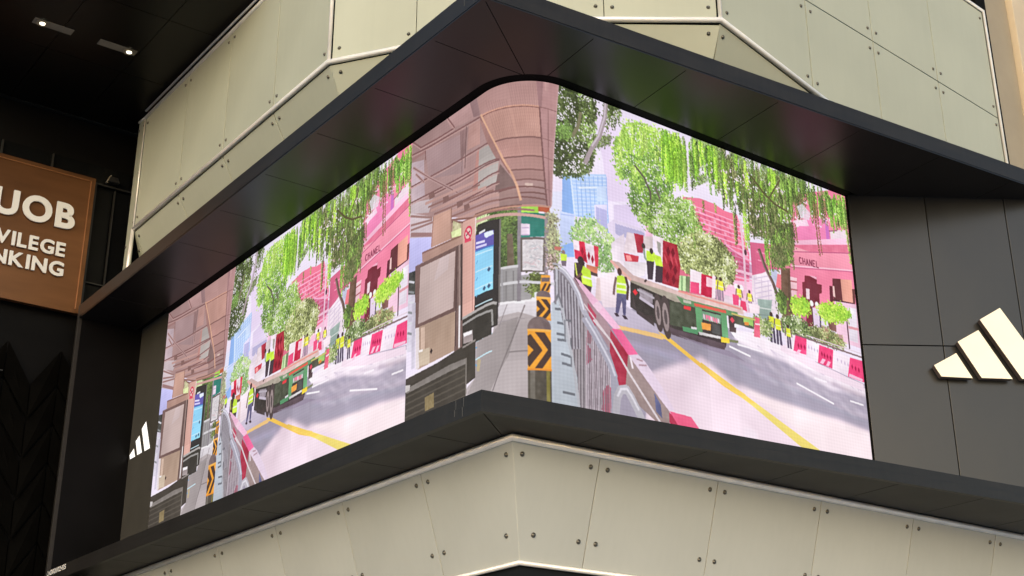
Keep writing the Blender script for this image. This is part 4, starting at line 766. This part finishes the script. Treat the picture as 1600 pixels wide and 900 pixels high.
def soffit(name, zf, th, arc, din, sin_, m, split=True):
    """panels on a downward face; arc = inner edge from the left run round to the right run (plan points)"""
    def P(pts): slab_obj(name, [Vector((x, y, zf+Z0)) for x, y in pts], (0, 0, -1), th, m, sur, .002)
    sof = lambda q: q[0]*DL.x+q[1]*DL.y
    for n_, (a, b2) in enumerate(zip(SS, SS[1:])):
        mid = [q for q in arc if a+G < sof(q) < b2-G] if n_ == 0 else []
        la = [q for q in mid if q[0] < 1.2]
        P([lp2(a+G, .03), lp2(b2-G, .03), lp2(b2-G, din)] + la + ([] if la and sof(la[-1]) < a+.05 else [lp2(a+G, din if not la else la[-1][0]*NL.x+la[-1][1]*NL.y+.03)]))
    xin = lambda x: sin_+.0899*x
    for n_, (a, b2) in enumerate(zip(XS, XS[1:])):
        ra = [q for q in arc if a+G < q[0] < b2-G and sof(q) < 1.2] if n_ == 0 else []
        P([(a+G, .03), (b2-G, .03), (b2-G, xin(b2))] + ra[::-1] + ([(a+G, ra[0][1]-.004)] if ra else [(a+G, xin(a))]))
    cr = [q for q in arc if sof(q) <= SS[0]-G and q[0] <= XS[0]-G]
    mi = min(range(len(cr)), key=lambda i: abs((cr[i][0]-.03)*.72-(cr[i][1]-.03)*.695)) if len(cr) > 2 else len(cr)//2
    o = Vector((.03, .03)); dr = (Vector(cr[mi])-o).normalized(); pr = Vector((dr.y, -dr.x))*G
    P([lp2(SS[0]-G, .03), tuple(o-pr), tuple(Vector(cr[mi])-pr)] + cr[:mi][::-1] + ([lp2(SS[0]-G, cr[0][0]*NL.x+cr[0][1]*NL.y-.006)]))
    P([(XS[0]-G, .03), tuple(o+pr), tuple(Vector(cr[mi])+pr)] + cr[mi+1:] + [(XS[0]-G, cr[-1][1]+.002)])
# upper soffit: its inner edge runs 10 cm in front of the picture and round the curve
OFF = .10; R2 = RC+OFF
arc = [lp2(SLF+RC-R2*math.cos(math.pi/2*(1-i/40)), SDL+RC-R2*math.sin(math.pi/2*(1-i/40))) for i in range(41)]
soffit('soffit_panel', ZT+.003, .03, arc, SDL-OFF, SLF-OFF+.003, M['black'])
# underside of the ledge: inner edge meets the pale cladding
arc = [lp2(.93-.0165*i, .645+.0003*i) for i in range(30)] + [(.63+.0245*i, .437+.0885*(.63+.0245*i)+.0) for i in range(30)]
soffit('underside_panel', ZBB+.003, .03, arc, .645, .437, M['under'])
# old drip marks at the corner of the fascia
for x, z0_, z1_, run in ((.28, -.18, -.005, 'l'), (.40, -.16, -.005, 'l'), (.16, 4.05, 4.2, 'l'), (.33, 4.08, 4.21, 'l')):
    for za_, zb_ in ((max(z0_, -.196), min(z1_, -.096)), (max(z0_, -.09), z1_)):
        if zb_-za_ < .02: continue
        up_set = .012 if -.093 < za_ < 0 else 0.
        if run == 'l': P = [LP(x, up_set-.001, za_), LP(x+.004, up_set-.001, za_), LP(x+.006, up_set-.001, zb_), LP(x, up_set-.001, zb_)]; nn = -NL
        else: P = [Vector((x, up_set-.001, Z0+za_)), Vector((x+.006, up_set-.001, Z0+za_)), Vector((x+.008, up_set-.001, Z0+zb_)), Vector((x, up_set-.001, Z0+zb_))]; nn = Vector((0, -1, 0))
        slab_obj('drip_stain', P, nn, .0008, M['stain'], sur)
# right end cap
slab_obj('end_cap', [Vector((XE+.012, -.003, Z0+ZBB)), Vector((XE+.012, 1.85, Z0+ZBB)), Vector((XE+.012, 1.85, Z0+ZT2)), Vector((XE+.012, -.003, Z0+ZT2))], (1, 0, 0), .012, M['fascia'], sur)
# left end return
slab_obj('end_return', [LP(SE-.05, .055, ZB-.1), LP(SE-.05, 1.2, ZB-.1), LP(SE-.05, 1.2, ZT+.05), LP(SE-.05, .055, ZT+.05)], -DL, .06, M['endblack'], sur)
slab_obj('end_fascia', [LP(SE+.012, -.003, ZBB), LP(SE-.055, -.003, ZBB), LP(SE-.055, -.003, ZT2), LP(SE+.012, -.003, ZT2)], -NL, .06, M['fascia'], sur, .003)

# blank dark panels either side of the picture
lw = thing('blank_wall_panel', 'narrow dark olive panel left of the video screen with a small white logo', 'wall panel', LP(10.6, 1.1, 0))
slab_obj('panel', [LP(10.05, SDL-.002, -.01), LP(SE-.04, SDL-.002, -.01), LP(SE-.04, SDL-.002, ZT+.04), LP(10.05, SDL-.002, ZT+.04)], -NL, .05, M['strip'], lw)
RA = Vector((6.23, 1.4265, Z0)); RD = Vector((.88010257, -.47478361, 0)); RN = Vector((-.47478361, -.88010257, 0))
FRW = Fr(RA, RD, UP, RN)
rw = thing('charcoal_wall', 'charcoal panelled wall right of the video screen carrying a large cream logo', 'wall', RA)
slab_obj('backing', [FRW.p(-.06, -.01, -.02), FRW.p(3.1, -.01, -.02), FRW.p(3.1, 4.04, -.02), FRW.p(-.06, 4.04, -.02)], RN, .05, M['void'], rw)
us = [.03, 1.045, 2.085, 3.05]; zs = [0., 1.968, 4.03]
for a, b2 in zip(us, us[1:]):
    for c, d2 in zip(zs, zs[1:]):
        slab_obj('wall_panel', [FRW.p(a+.006, c+.006), FRW.p(b2-.006, c+.006), FRW.p(b2-.006, d2-.006), FRW.p(a+.006, d2-.006)], RN, .018, M['wall'], rw, .003)
def logo(fr, bars, c0, c1, face, side, root):
    for bar in bars:
        pts = [fr.p(a, z, c1) for a, z in bar]
        bm = bmesh.new(); slab(bm, pts, fr.n, c1-c0, .004); bm.normal_update()
        for f in bm.faces: f.material_index = 0 if abs(f.normal.dot(fr.n)) > .8 else 1
        c = centred(bm); o = bm_obj('bar', bm, [face, side]); o.location = c; attach(o, root)
lg = thing('logo_sign', 'large cream three bar logo with bronze edges on the charcoal wall', 'logo', FRW.p(1.5, 1.5))
logo(FRW, [[(.851, 1.674), (1.148, 1.836), (1.312, 1.515), (.925, 1.53)], [(1.183, 1.984), (1.465, 2.142), (1.808, 1.512), (1.424, 1.52)],
           [(1.501, 2.280), (1.779, 2.441), (2.315, 1.508), (1.928, 1.514)]], .035, .12, M['logo'], M['logoside'], lg)
FLW = Fr(LP(0, SDL-.004, 0), DL, UP, -NL)
lg2 = thing('logo_sign', 'small white three bar logo on the dark panel left of the screen', 'logo', LP(10.6, 1.06, 1.83))
logo(FLW, [[(11.06, 1.905), (10.905, 1.985), (10.815, 1.835), (11.02, 1.832)], [(10.86, 2.09), (10.72, 2.155), (10.545, 1.843), (10.735, 1.84)],
           [(10.655, 2.245), (10.50, 2.335), (10.23, 1.845), (10.445, 1.841)]], .0, .009, M['whitelit'], M['void'], lg2)

# ------------------------------------------------------------------ pale cladding under the ledge (leans back 17 degrees)
low = thing('lower_cladding', 'pale beige metal cladding below the black ledge, leaning back with bolted panels', 'cladding', Vector((.615, .491, Z0-.2)))
T = math.radians(17); K = Vector((.615, .491, Z0-.20))
RD2 = Vector((.99610, .088155, 0)); RN2 = Vector((.088155, -.99610, 0))
down = lambda n: (-UP*math.cos(T) - n*math.sin(T))
nrm = lambda n: (n*math.cos(T) - UP*math.sin(T))
FL_ = Fr(K, DL, down(-NL), nrm(-NL)); FR_ = Fr(K, RD2, down(RN2), nrm(RN2))
DEP = 1.13; sh = math.sin(T)/math.cos(T)*math.cos(T)       # the mitre: each metre down moves the corner sin(T) along
mit = math.sin(T)
for fr, ss in ((FL_, [0, 1.555, 3.115, 4.67, 6.23, 7.79, 9.35, 10.9]), (FR_, [0, 1.066, 2.64, 4.205, 5.775, 7.345, 8.9, 10.4])):
    slab_obj('backing', [fr.p(.03, .0, -.03), fr.p(11, .0, -.03), fr.p(11, DEP, -.03), fr.p(.03+mit*DEP, DEP, -.03)], fr.n, .03, M['void'], low)
    for i, (a, b2) in enumerate(zip(ss, ss[1:])):
        g = .005; t0, t1 = .055, DEP-.02
        l0 = a+g if i else mit*t0+.004; l1 = a+g if i else mit*t1+.004
        pn = slab_obj('cladding_panel', [fr.p(l0, t0), fr.p(b2-g, t0), fr.p(b2-g, t1), fr.p(l1, t1)], fr.n, .02, M['cladlow'], low, .004)
        for q, (x, y) in enumerate(((a+(.11 if i else .15), .16), (b2-.10, .16), (a+(.11 if i else .43), DEP-.26), (b2-.10, DEP-.26))):
            bolt(fr.p(x, y, .0), fr.n, pn)
def poly_trim(name, pts, r, root, m='steel'): return rod(name, pts, r, M[m], root)
poly_trim('trim', [FL_.p(11, .025, .012), K + (FL_.n+FR_.n).normalized()*.016 + FL_.v*.025, FR_.p(11, .025, .012)], .034, low)
cb = FL_.p(mit*DEP, DEP)
poly_trim('trim', [FL_.p(11, DEP+.005, .012), cb + (FL_.n+FR_.n).normalized()*.016, FR_.p(11, DEP+.005, .012)], .024, low)
zb_ = cb.z - Z0 - .02
bb = thing('lower_soffit', 'black soffit edge under the pale bolted cladding', 'soffit', cb)
cbx = cb + (NL*.03 + Vector((-RN2.x, -RN2.y, 0))*.03)
slab_obj('fascia', [cbx, cbx+DL*10.5, cbx+DL*10.5-UP*.4, cbx-UP*.4], -NL, .04, M['under'], bb)
slab_obj('fascia', [cbx+RN2*.002, cbx+RD2*10.5+RN2*.002, cbx+RD2*10.5-UP*.4+RN2*.002, cbx-UP*.4+RN2*.002], RN2, .04, M['under'], bb)

# ------------------------------------------------------------------ upper cladding: faceted champagne panels with steel trims
upc = thing('upper_cladding', 'champagne metal cladding above the screen, faceted with steel trims and bolted panels', 'cladding', Vector((.137, 4.095, Z0+5.4)))
ZTR, ZA = 5.455, 7.5
A0 = LP(0, .5, 0)
C1a = Vector(lp2(4.07, .5)).to_3d(); CC = Vector((1.94, 1.86, 0)); C2b = Vector((3.76, .80, 0))
C1a.z = CC.z = C2b.z = Z0; 
FA = Fr(A0, DL, UP, -NL)
uc1 = (CC-C1a).normalized(); FC1 = Fr(C1a, uc1, UP, Vector((uc1.y, -uc1.x, 0)))
uc2 = (C2b-CC).normalized(); FC2 = Fr(CC, uc2, UP, Vector((uc2.y, -uc2.x, 0)))
ub = Vector((math.cos(math.radians(10)), math.sin(math.radians(10)), 0)); FB = Fr(C2b, ub, UP, Vector((ub.y, -ub.x, 0)))
trz = lambda t: 5.475-.17*t if t > 0 else 5.475      # the trim on the right facet slopes down
def uppanel(fr, a, b2, za0, za1, z1a, z1b=None, bolts='tb', g=.0055):
    z1b = z1a if z1b is None else z1b
    pn = slab_obj('cladding_panel', [fr.p(a+g, za0+g), fr.p(b2-g, za1+g), fr.p(b2-g, z1b-g), fr.p(a+g, z1a-g)], fr.n, .02, M['clad'], upc, .003)
    L = b2-a
    for f, s_ in ((.1/L, 1), (1-.1/L, 1)):
        x = a+L*f; zb2 = za0+(za1-za0)*f; zt2 = z1a+(z1b-z1a)*f
        if 'b' in bolts: bolt(fr.p(x, zb2+.17), fr.n, pn)
        if 't' in bolts: bolt(fr.p(x, zt2-.15), fr.n, pn)
    return pn
def backing(fr, a, b2, z0, z1): slab_obj('backing', [fr.p(a, z0, -.025), fr.p(b2, z0, -.025), fr.p(b2, z1, -.025), fr.p(a, z1, -.025)], fr.n, .05, M['void'], upc)
sa = [4.07, 5.61, 7.17, 8.72, 10.44]
backing(FA, 4.09, 10.43, ZTR-.06, ZA)
for a, b2 in zip(sa, sa[1:]): uppanel(FA, a+(.03 if a < 4.1 else 0), b2, ZTR, ZTR, ZA, g=.012)
L1c = (CC-C1a).length; L2c = (C2b-CC).length
backing(FC1, .02, L1c-.03, ZTR-.06, 9.5); backing(FC2, .03, L2c-.02, ZTR-.06, 9.5)
for a, b2 in ((.035, 1.19), (1.19, L1c)): uppanel(FC1, a, b2, ZTR, ZTR, 8.5)
for a, b2 in ((0, .708), (.708, L2c-.035)): uppanel(FC2, a, b2, ZTR, ZTR+.015, 8.5)
ts = [0, 1.8, 3.345, 4.985, 6.66]
slab_obj('backing', [FB.p(.03, 5.44, -.025), FB.p(1.8, 5.14, -.025), FB.p(3.6, 4.83, -.025), FB.p(6.66, 4.3, -.025), FB.p(6.66, 8.57, -.025), FB.p(.03, 8.57, -.025)], FB.n, .05, M['void'], upc)
for i, (a, b2) in enumerate(zip(ts, ts[1:])):
    a2 = a+(.035 if i == 0 else 0)
    if i < 2: uppanel(FB, a2, b2, trz(a2), trz(b2), 6.56, g=.009)
    else: uppanel(FB, a, b2, 4.4, 4.4, 6.56, bolts='t', g=.009)
    uppanel(FB, a2, b2, 6.56, 6.56, 8.36 if i == 0 else 8.47, 8.47, g=.009)
# leaning facets below the trim
T2 = math.radians(28); dn = lambda n: (-UP*math.cos(T2)-n*math.sin(T2)); nr = lambda n: (n*math.cos(T2)-UP*math.sin(T2))
def facet(fr, o3, pts, bl):
    f2 = Fr(o3, fr.u, dn(fr.n), nr(fr.n))
    pn = slab_obj('cladding_panel', [f2.p(a, b2) for a, b2 in pts], f2.n, .02, M['clad'], upc, .003)
    for a, b2 in bl: bolt(f2.p(a, b2), f2.n, pn)
    return f2
oA = A0 + UP*(ZTR-.03); DD = 1.3; ta = math.sin(T2)
def mits(n1, n2):                                   # how far the mitre drifts along per metre down the slope, on each side
    pass
# drift of the line where two leaning facets meet, measured along facet 1
def drift(fr1, fr2):
    a, b2 = nr(fr1.n), nr(fr2.n); d = a.cross(b2); d = d if d.z < 0 else -d
    v1 = d.dot(dn(fr1.n)); return d.dot(fr1.u)/v1, d.dot(fr2.u)/d.dot(dn(fr2.n))
kA, kC1 = drift(FA, FC1); kC1b, kC2 = drift(FC1, FC2); kC2b, kB = drift(FC2, FB)
g = .004
segA = [4.07, 5.61, 7.17, 8.72, 10.44]
for i, (a, b2) in enumerate(zip(segA, segA[1:])):
    lo = (a+g, a+g+kA*DD) if i == 0 else (a+g, a+g)
    e2 = .006 if i else 0.
    facet(FA, oA, [(lo[0]+e2, .03), (b2-g-.006, .03), (b2-g-.006, DD), (lo[1]+e2, DD)], [(a+.1+(.02 if i == 0 else 0), .13), (b2-.1, .13)])
facet(FA, oA, [(10.45, .03), (11.0, DD), (10.45, DD)], [(10.52, .33)])
oC = C1a + UP*(ZTR-.03)
facet(FC1, oC, [(g+kC1*.03, .03), (1.19-g, .03), (1.19-g, DD), (g+kC1*DD, DD)], [(.14, .13), (1.09, .13)])
facet(FC1, oC, [(1.19+g, .03), (L1c-g, .03), (L1c+kC1b*DD-g, DD), (1.19+g, DD)], [])
oC2 = CC + UP*(ZTR-.03)
facet(FC2, oC2, [(g, .03), (.708-g, .03), (.708-g, DD), (g+kC2*DD, DD)], [])
facet(FC2, oC2, [(.708+g, .03), (L2c-g, .03), (L2c+kC2b*DD-g, DD), (.708+g, DD)], [(.82, .13), (L2c-.14, .13)])
oB = C2b + UP*(ZTR-.01); ph = math.atan(.17)
uB = ub*math.cos(ph)-UP*math.sin(ph); vB0 = -UP*math.cos(ph)-ub*math.sin(ph)
vB = vB0*math.cos(T2)-FB.n*math.sin(T2); nB = FB.n*math.cos(T2)+vB0*math.sin(T2)
f3 = Fr(oB, uB, vB, nB); dd = nr(FC2.n).cross(nB); dd = dd if dd.z < 0 else -dd; kB = dd.dot(uB)/dd.dot(vB)
for P, bl in (([(g+kB*.03, .03), (1.745, .03), (1.745, DD), (g+kB*DD, DD)], [(.13, .14), (1.66, .13)]), ([(1.755, .03), (3.9, .03), (3.9, DD), (1.755, DD)], [(1.86, .13)])):
    pn = slab_obj('cladding_panel', [f3.p(a, b2) for a, b2 in P], nB, .02, M['clad'], upc, .003)
    for a, b2 in bl: bolt(f3.p(a, b2), nB, pn)
# steel trims
H1 = lambda p, z: Vector((p.x, p.y, Z0+z))
cnr = lambda p, f1, f2, z, k=.014: H1(p, z) + (f1.n+f2.n).normalized()*k
poly_trim('trim', [FA.p(10.45, ZTR-.015, .012), cnr(C1a, FA, FC1, ZTR-.015), cnr(CC, FC1, FC2, ZTR-.015), cnr(C2b, FC2, FB, ZTR), FB.p(3.6, trz(3.6)-.01, .012)], .036, upc)
poly_trim('trim', [cnr(C1a, FA, FC1, ZTR, .008), cnr(C1a, FA, FC1, 9.3, .008)], .026, upc)
poly_trim('trim', [cnr(C2b, FC2, FB, ZTR, .008), cnr(C2b, FC2, FB, 9.3, .008)], .026, upc)
poly_trim('trim', [FA.p(10.45, ZA, .01), FA.p(4.07, ZA, .01)], .027, upc)
poly_trim('trim', [FB.p(1.8, 8.50, .01), FB.p(6.69, 8.50, .01), FB.p(6.69, 4.3, .01)], .026, upc)
# shallow cove between the left facet and the canopy
slab_obj('cove', [FA.p(4.1, 7.52, -.03), FA.p(10.47, 7.52, -.03), FA.p(10.47, 7.62, -.03), FA.p(4.1, 7.62, -.03)], FA.n, .02, M['cove'], upc)
poly_trim('trim', [FA.p(10.47, 7.632, .012), FA.p(4.07, 7.632, .012)], .019, upc)
# slim return at the left end
SA = 10.45; a8 = math.radians(8); u0 = DL*math.cos(a8)+NL*math.sin(a8); n0 = DL*math.sin(a8)-NL*math.cos(a8)
F0 = Fr(LP(SA, .5, 0), u0, UP, n0)
slab_obj('return_panel', [F0.p(.03, 5.43), F0.p(.53, 5.03), F0.p(.50, 7.63), F0.p(.03, 7.5)], n0, .02, M['clad'], upc, .003)
slab_obj('return_panel', [F0.p(.03, 4.2), F0.p(.60, 4.2), F0.p(.535, 4.99), F0.p(.03, 5.39)], n0, .02, M['clad'], upc, .003)
poly_trim('trim', [F0.p(.0, 5.43, .012), F0.p(.0, 7.51, .012)], .013, upc)
poly_trim('trim', [F0.p(.0, 7.51, .012), F0.p(.50, 7.64, .012)], .017, upc)
poly_trim('trim', [F0.p(-.02, 5.43, .02), F0.p(.06, 4.3, .03)], .03, upc)
for u_, z_ in ((.08, 7.38), (.44, 7.45), (.08, 6.5), (.45, 5.3), (.08, 5.6), (.46, 4.8)): bolt(F0.p(u_, z_), n0, upc)

# ------------------------------------------------------------------ beige column beyond the right end
cl = thing('beige_column', 'smooth beige stone column beyond the right end of the champagne cladding', 'column', FB.p(7.3, -5, -.1))
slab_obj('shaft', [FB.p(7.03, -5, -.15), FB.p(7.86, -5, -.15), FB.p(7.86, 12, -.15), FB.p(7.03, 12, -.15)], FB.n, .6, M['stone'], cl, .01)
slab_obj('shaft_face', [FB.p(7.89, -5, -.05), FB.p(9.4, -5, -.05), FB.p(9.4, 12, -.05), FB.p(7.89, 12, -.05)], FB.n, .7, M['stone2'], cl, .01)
rv = thing('shadow_gap', 'black recess strip between the champagne cladding and the beige column', 'recess', FB.p(6.85, 4.2, -.1))
slab_obj('recess_sheet', [FB.p(6.715, 4.2, -.1), FB.p(7.025, 4.2, -.1), FB.p(7.025, 12, -.1), FB.p(6.715, 12, -.1)], FB.n, .05, M['void'], rv)

# ------------------------------------------------------------------ black canopy over the left pavement
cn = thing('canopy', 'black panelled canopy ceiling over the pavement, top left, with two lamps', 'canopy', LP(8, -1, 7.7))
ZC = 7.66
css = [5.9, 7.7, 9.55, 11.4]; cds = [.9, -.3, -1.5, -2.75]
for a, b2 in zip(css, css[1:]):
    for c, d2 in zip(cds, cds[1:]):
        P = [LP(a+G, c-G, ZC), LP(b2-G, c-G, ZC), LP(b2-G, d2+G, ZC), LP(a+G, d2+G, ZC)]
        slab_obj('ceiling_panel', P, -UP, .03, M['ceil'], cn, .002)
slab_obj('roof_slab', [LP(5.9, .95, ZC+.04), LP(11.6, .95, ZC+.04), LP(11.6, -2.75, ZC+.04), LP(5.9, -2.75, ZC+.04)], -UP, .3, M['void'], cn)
def downlight(d0, d1, lampd, label):
    sgn = 1 if d1 > d0 else -1
    r = thing('downlight', label, 'ceiling lamp', LP(8.88, (d0+d1)/2, ZC), 'slot downlights in the black canopy')
    slab_obj('tray', [LP(8.80, d0, ZC-.012), LP(8.80, d1, ZC-.012), LP(8.96, d1, ZC-.012), LP(8.96, d0, ZC-.012)], -UP, .014, M['lamptray'], r, .002)
    for nm, r0, r1, zz, m in (('lamp_ring', .05, .088, ZC-.03, M['lampring']), ('lamp_lens', 0, .042, ZC-.034, M['lamp'])):
        bm = bmesh.new(); c = LP(8.87, lampd, zz)
        o_ = [bm.verts.new(c+Vector((math.cos(k*math.pi/10), math.sin(k*math.pi/10), 0))*r1) for k in range(20)]
        o2 = [bm.verts.new(v.co+UP*.02) for v in o_]
        if r0:
            i_ = [bm.verts.new(c+Vector((math.cos(k*math.pi/10), math.sin(k*math.pi/10), 0))*r0) for k in range(20)]
            for k in range(20): bm.faces.new((o_[k], o_[(k+1) % 20], i_[(k+1) % 20], i_[k]))
        else: bm.faces.new(o_)
        for k in range(20): bm.faces.new((o_[k], o_[(k+1) % 20], o2[(k+1) % 20], o2[k]))
        cc = centred(bm); ob = bm_obj(nm, bm, m); ob.location = cc; attach(ob, r)
downlight(-1.93, -1.34, -1.80, 'slot downlight nearer the left edge of the black canopy, lamp at its left end')
downlight(-.34, -.93, -.45, 'slot downlight in the black canopy nearer the cladding, lamp at its right end')

# ------------------------------------------------------------------ dark recess at the left, facing the street
BW = 11.42
FBW = Fr(LP(BW, 0, 0), NL, UP, -DL)                # a = depth d, b = height
bwl = thing('recess_wall', 'black back wall of the recess behind the bronze sign', 'wall', FBW.p(-1, -5.1))
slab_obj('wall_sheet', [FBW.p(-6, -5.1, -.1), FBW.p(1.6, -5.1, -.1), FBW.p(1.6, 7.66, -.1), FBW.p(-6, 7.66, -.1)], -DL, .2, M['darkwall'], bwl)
gl = thing('dark_window_band', 'dark glazed strip with thin grey mullions above and beside the bronze sign', 'window', FBW.p(0, 6.6))
slab_obj('pane', [FBW.p(-6, 6.58, -.05), FBW.p(.7, 6.58, -.05), FBW.p(.7, 6.9, -.05), FBW.p(-6, 6.9, -.05)], -DL, .02, M['glass'], gl)
slab_obj('pane', [FBW.p(.12, 3.9, -.05), FBW.p(.42, 3.9, -.05), FBW.p(.42, 6.5, -.05), FBW.p(.12, 6.5, -.05)], -DL, .02, M['glass'], gl)
slab_obj('pane', [FBW.p(.47, 3.9, -.05), FBW.p(.9, 3.9, -.05), FBW.p(.9, 6.5, -.05), FBW.p(.47, 6.5, -.05)], -DL, .02, M['glass'], gl)
for a0_, a1_, b0_, b1_ in ((-6, .75, 6.535, 6.565), (.1, .135, 3.9, 6.53), (.44, .462, 3.9, 6.5), (-1.49, -1.465, 6.57, 6.88), (-.66, -.635, 6.57, 6.88), (.1, .8, 4.75, 4.77)):
    slab_obj('mullion', [FBW.p(a0_, b0_, .0), FBW.p(a1_, b0_, .0), FBW.p(a1_, b1_, .0), FBW.p(a0_, b1_, .0)], -DL, .05, M['mull'], gl)
fx = thing('floodlight', 'small grey floodlight bracket on the ledge above the bronze sign', 'lamp', FBW.p(.35, 6.6, .08))
slab_obj('housing', [FBW.p(.26, 6.58, .16), FBW.p(.46, 6.58, .16), FBW.p(.44, 6.70, .1), FBW.p(.31, 6.70, .1)], -DL, .1, M['mull'], fx, .004)
slab_obj('bracket', [FBW.p(.24, 6.57, .1), FBW.p(.27, 6.57, .1), FBW.p(.33, 6.72, .1), FBW.p(.31, 6.72, .1)], -DL, .05, M['lampring'], fx)

# herringbone of slanted black plates below the sign
hb = thing('herringbone_wall', 'black herringbone wall of slanted plates below the bronze sign', 'wall', FBW.p(-.6, -1))
random.seed(4)
for c in range(6):
    x0 = .32-.42*(c+1); x1 = x0+.40; up_ = 1 if c % 2 else -1
    for k in range(-3, 11):
        zb2 = -1.4+.62*k
        dz = .62*up_; t_ = random.uniform(-.02, .02)
        tw = .055
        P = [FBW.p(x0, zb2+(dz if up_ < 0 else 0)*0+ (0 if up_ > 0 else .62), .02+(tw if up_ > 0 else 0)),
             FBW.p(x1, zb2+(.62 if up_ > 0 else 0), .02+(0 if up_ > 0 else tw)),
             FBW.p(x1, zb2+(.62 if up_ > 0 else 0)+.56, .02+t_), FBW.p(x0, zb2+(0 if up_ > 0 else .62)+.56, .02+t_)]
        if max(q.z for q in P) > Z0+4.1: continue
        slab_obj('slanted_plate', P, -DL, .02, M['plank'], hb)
sl = thing('recess_lamp', 'tiny pale lamp glint on the black herringbone wall', 'lamp', FBW.p(-1.03, 3.05, .1))
slab_obj('housing', [FBW.p(-1.08, 2.975, .12), FBW.p(-1.0, 2.975, .12), FBW.p(-.99, 2.992, .12), FBW.p(-1.07, 2.992, .12)], -DL, .05, M['mull'], sl)

# ------------------------------------------------------------------ bronze bank sign
SGF = Fr(LP(11.3, 0, 0), NL, UP, -DL)
sg = thing('bronze_sign', 'bronze box sign with white raised bank lettering at the left edge', 'sign', SGF.p(-1.8, 4.14))
slab_obj('backboard', [SGF.p(-3.9, 4.14), SGF.p(.065, 4.14), SGF.p(.065, 6.57), SGF.p(-3.9, 6.57)], -DL, .1, M['bronze'], sg, .004)
fw_ = .055
for P in ([(-3.9, 6.485), (-.005, 6.485), (-.005, 6.50), (-3.9, 6.50)], [(-.02, 4.21), (-.005, 4.21), (-.005, 6.484), (-.02, 6.484)]):
    slab_obj('edge_bead', [SGF.p(a, z, .02) for a, z in P], -DL, .02, M['bronzeedge'], sg, .003)
def letters(fr, word, right, base, cap, width, depth, m, root, bold=.02, c0=0., first=0):
    """raised letters ending at 'right'; drawn with Blender's own font, one mesh per letter"""
    ms_ = []
    for ch in word:
        cu = bpy.data.curves.new('t', 'FONT'); cu.body = ch; cu.size = 1; cu.offset = bold; cu.resolution_u = 5; cu.extrude = .5
        o = bpy.data.objects.new('t', cu); COL.objects.link(o); bpy.context.view_layer.update()
        me = bpy.data.meshes.new_from_object(o.evaluated_get(bpy.context.evaluated_depsgraph_get()))
        bpy.data.objects.remove(o); bpy.data.curves.remove(cu); ms_.append(me)
    ext = []
    for me in ms_:
        co = np.empty(len(me.vertices)*3); me.vertices.foreach_get('co', co); co = co.reshape(-1, 3); ext.append(co)
    gap = .105; H_ = max(e[:, 1].max() for e in ext) - min(e[:, 1].min() for e in ext); Hb = min(e[:, 1].min() for e in ext)
    tot = sum(np.ptp(e[:, 0]) for e in ext) + gap*(len(ext)-1); sx = width/tot; sz = cap/H_
    x = right-width
    for i, (me, e) in enumerate(zip(ms_, ext)):
        mn = e[:, 0].min()
        P = [fr.p(x+(q[0]-mn)*sx, base+(q[1]-Hb)*sz, c0+(q[2]+.5)*depth) for q in e]; x += (np.ptp(e[:, 0])+gap)*sx
        c = sum(P, Vector())/len(P)
        me.vertices.foreach_set('co', np.array([tuple(q-c) for q in P]).ravel()); me.update()
        me.materials.clear(); me.materials.append(m)
        o = bpy.data.objects.new('letter', me); COL.objects.link(o); o.location = c; attach(o, root)
        bm = bmesh.new(); bm.from_mesh(me); bmesh.ops.remove_doubles(bm, verts=bm.verts[:], dist=1e-5); bmesh.ops.recalc_face_normals(bm, faces=bm.faces[:]); bm.to_mesh(me); bm.free()
letters(SGF, 'UOB', -.212, 5.515, .46, 1.31, .035, M['white'], sg, .035, .02)
letters(SGF, 'PRIVILEGE', -.305, 5.025, .247, 1.62, .03, M['white'], sg, .03, .02)
letters(SGF, 'BANKING', -.29, 4.685, .25, 1.66, .03, M['white'], sg, .03, .02)
# licence number printed on the lower fascia
ln = thing('permit_number', 'small pale permit number printed on the black ledge at lower left', 'lettering', LP(10.7, 0, -.05))
LNF = Fr(LP(11.17, -.002, 0), -DL, UP, -NL)
letters(Fr(LP(11.1, .0118, 0), -DL, UP, -NL), 'LN2021/02435', .78, -.086, .075, .80, .002, M['print'], ln, .014, 0)

# ------------------------------------------------------------------ unseen mass added behind everything to block light
core = thing('light_block_core', 'unseen dark building mass added behind the cladding and the screen to block light', 'building', Vector((8, 8, 0)))
plan('mass', [lp2(11.3, 1.5), lp2(2.0, 1.75), lp2(2.0, 5.), (6.6, 1.95), (14, 2.6), (14, 16), lp2(11.3, 9)], -5.1, 9.4, M['void'], core)
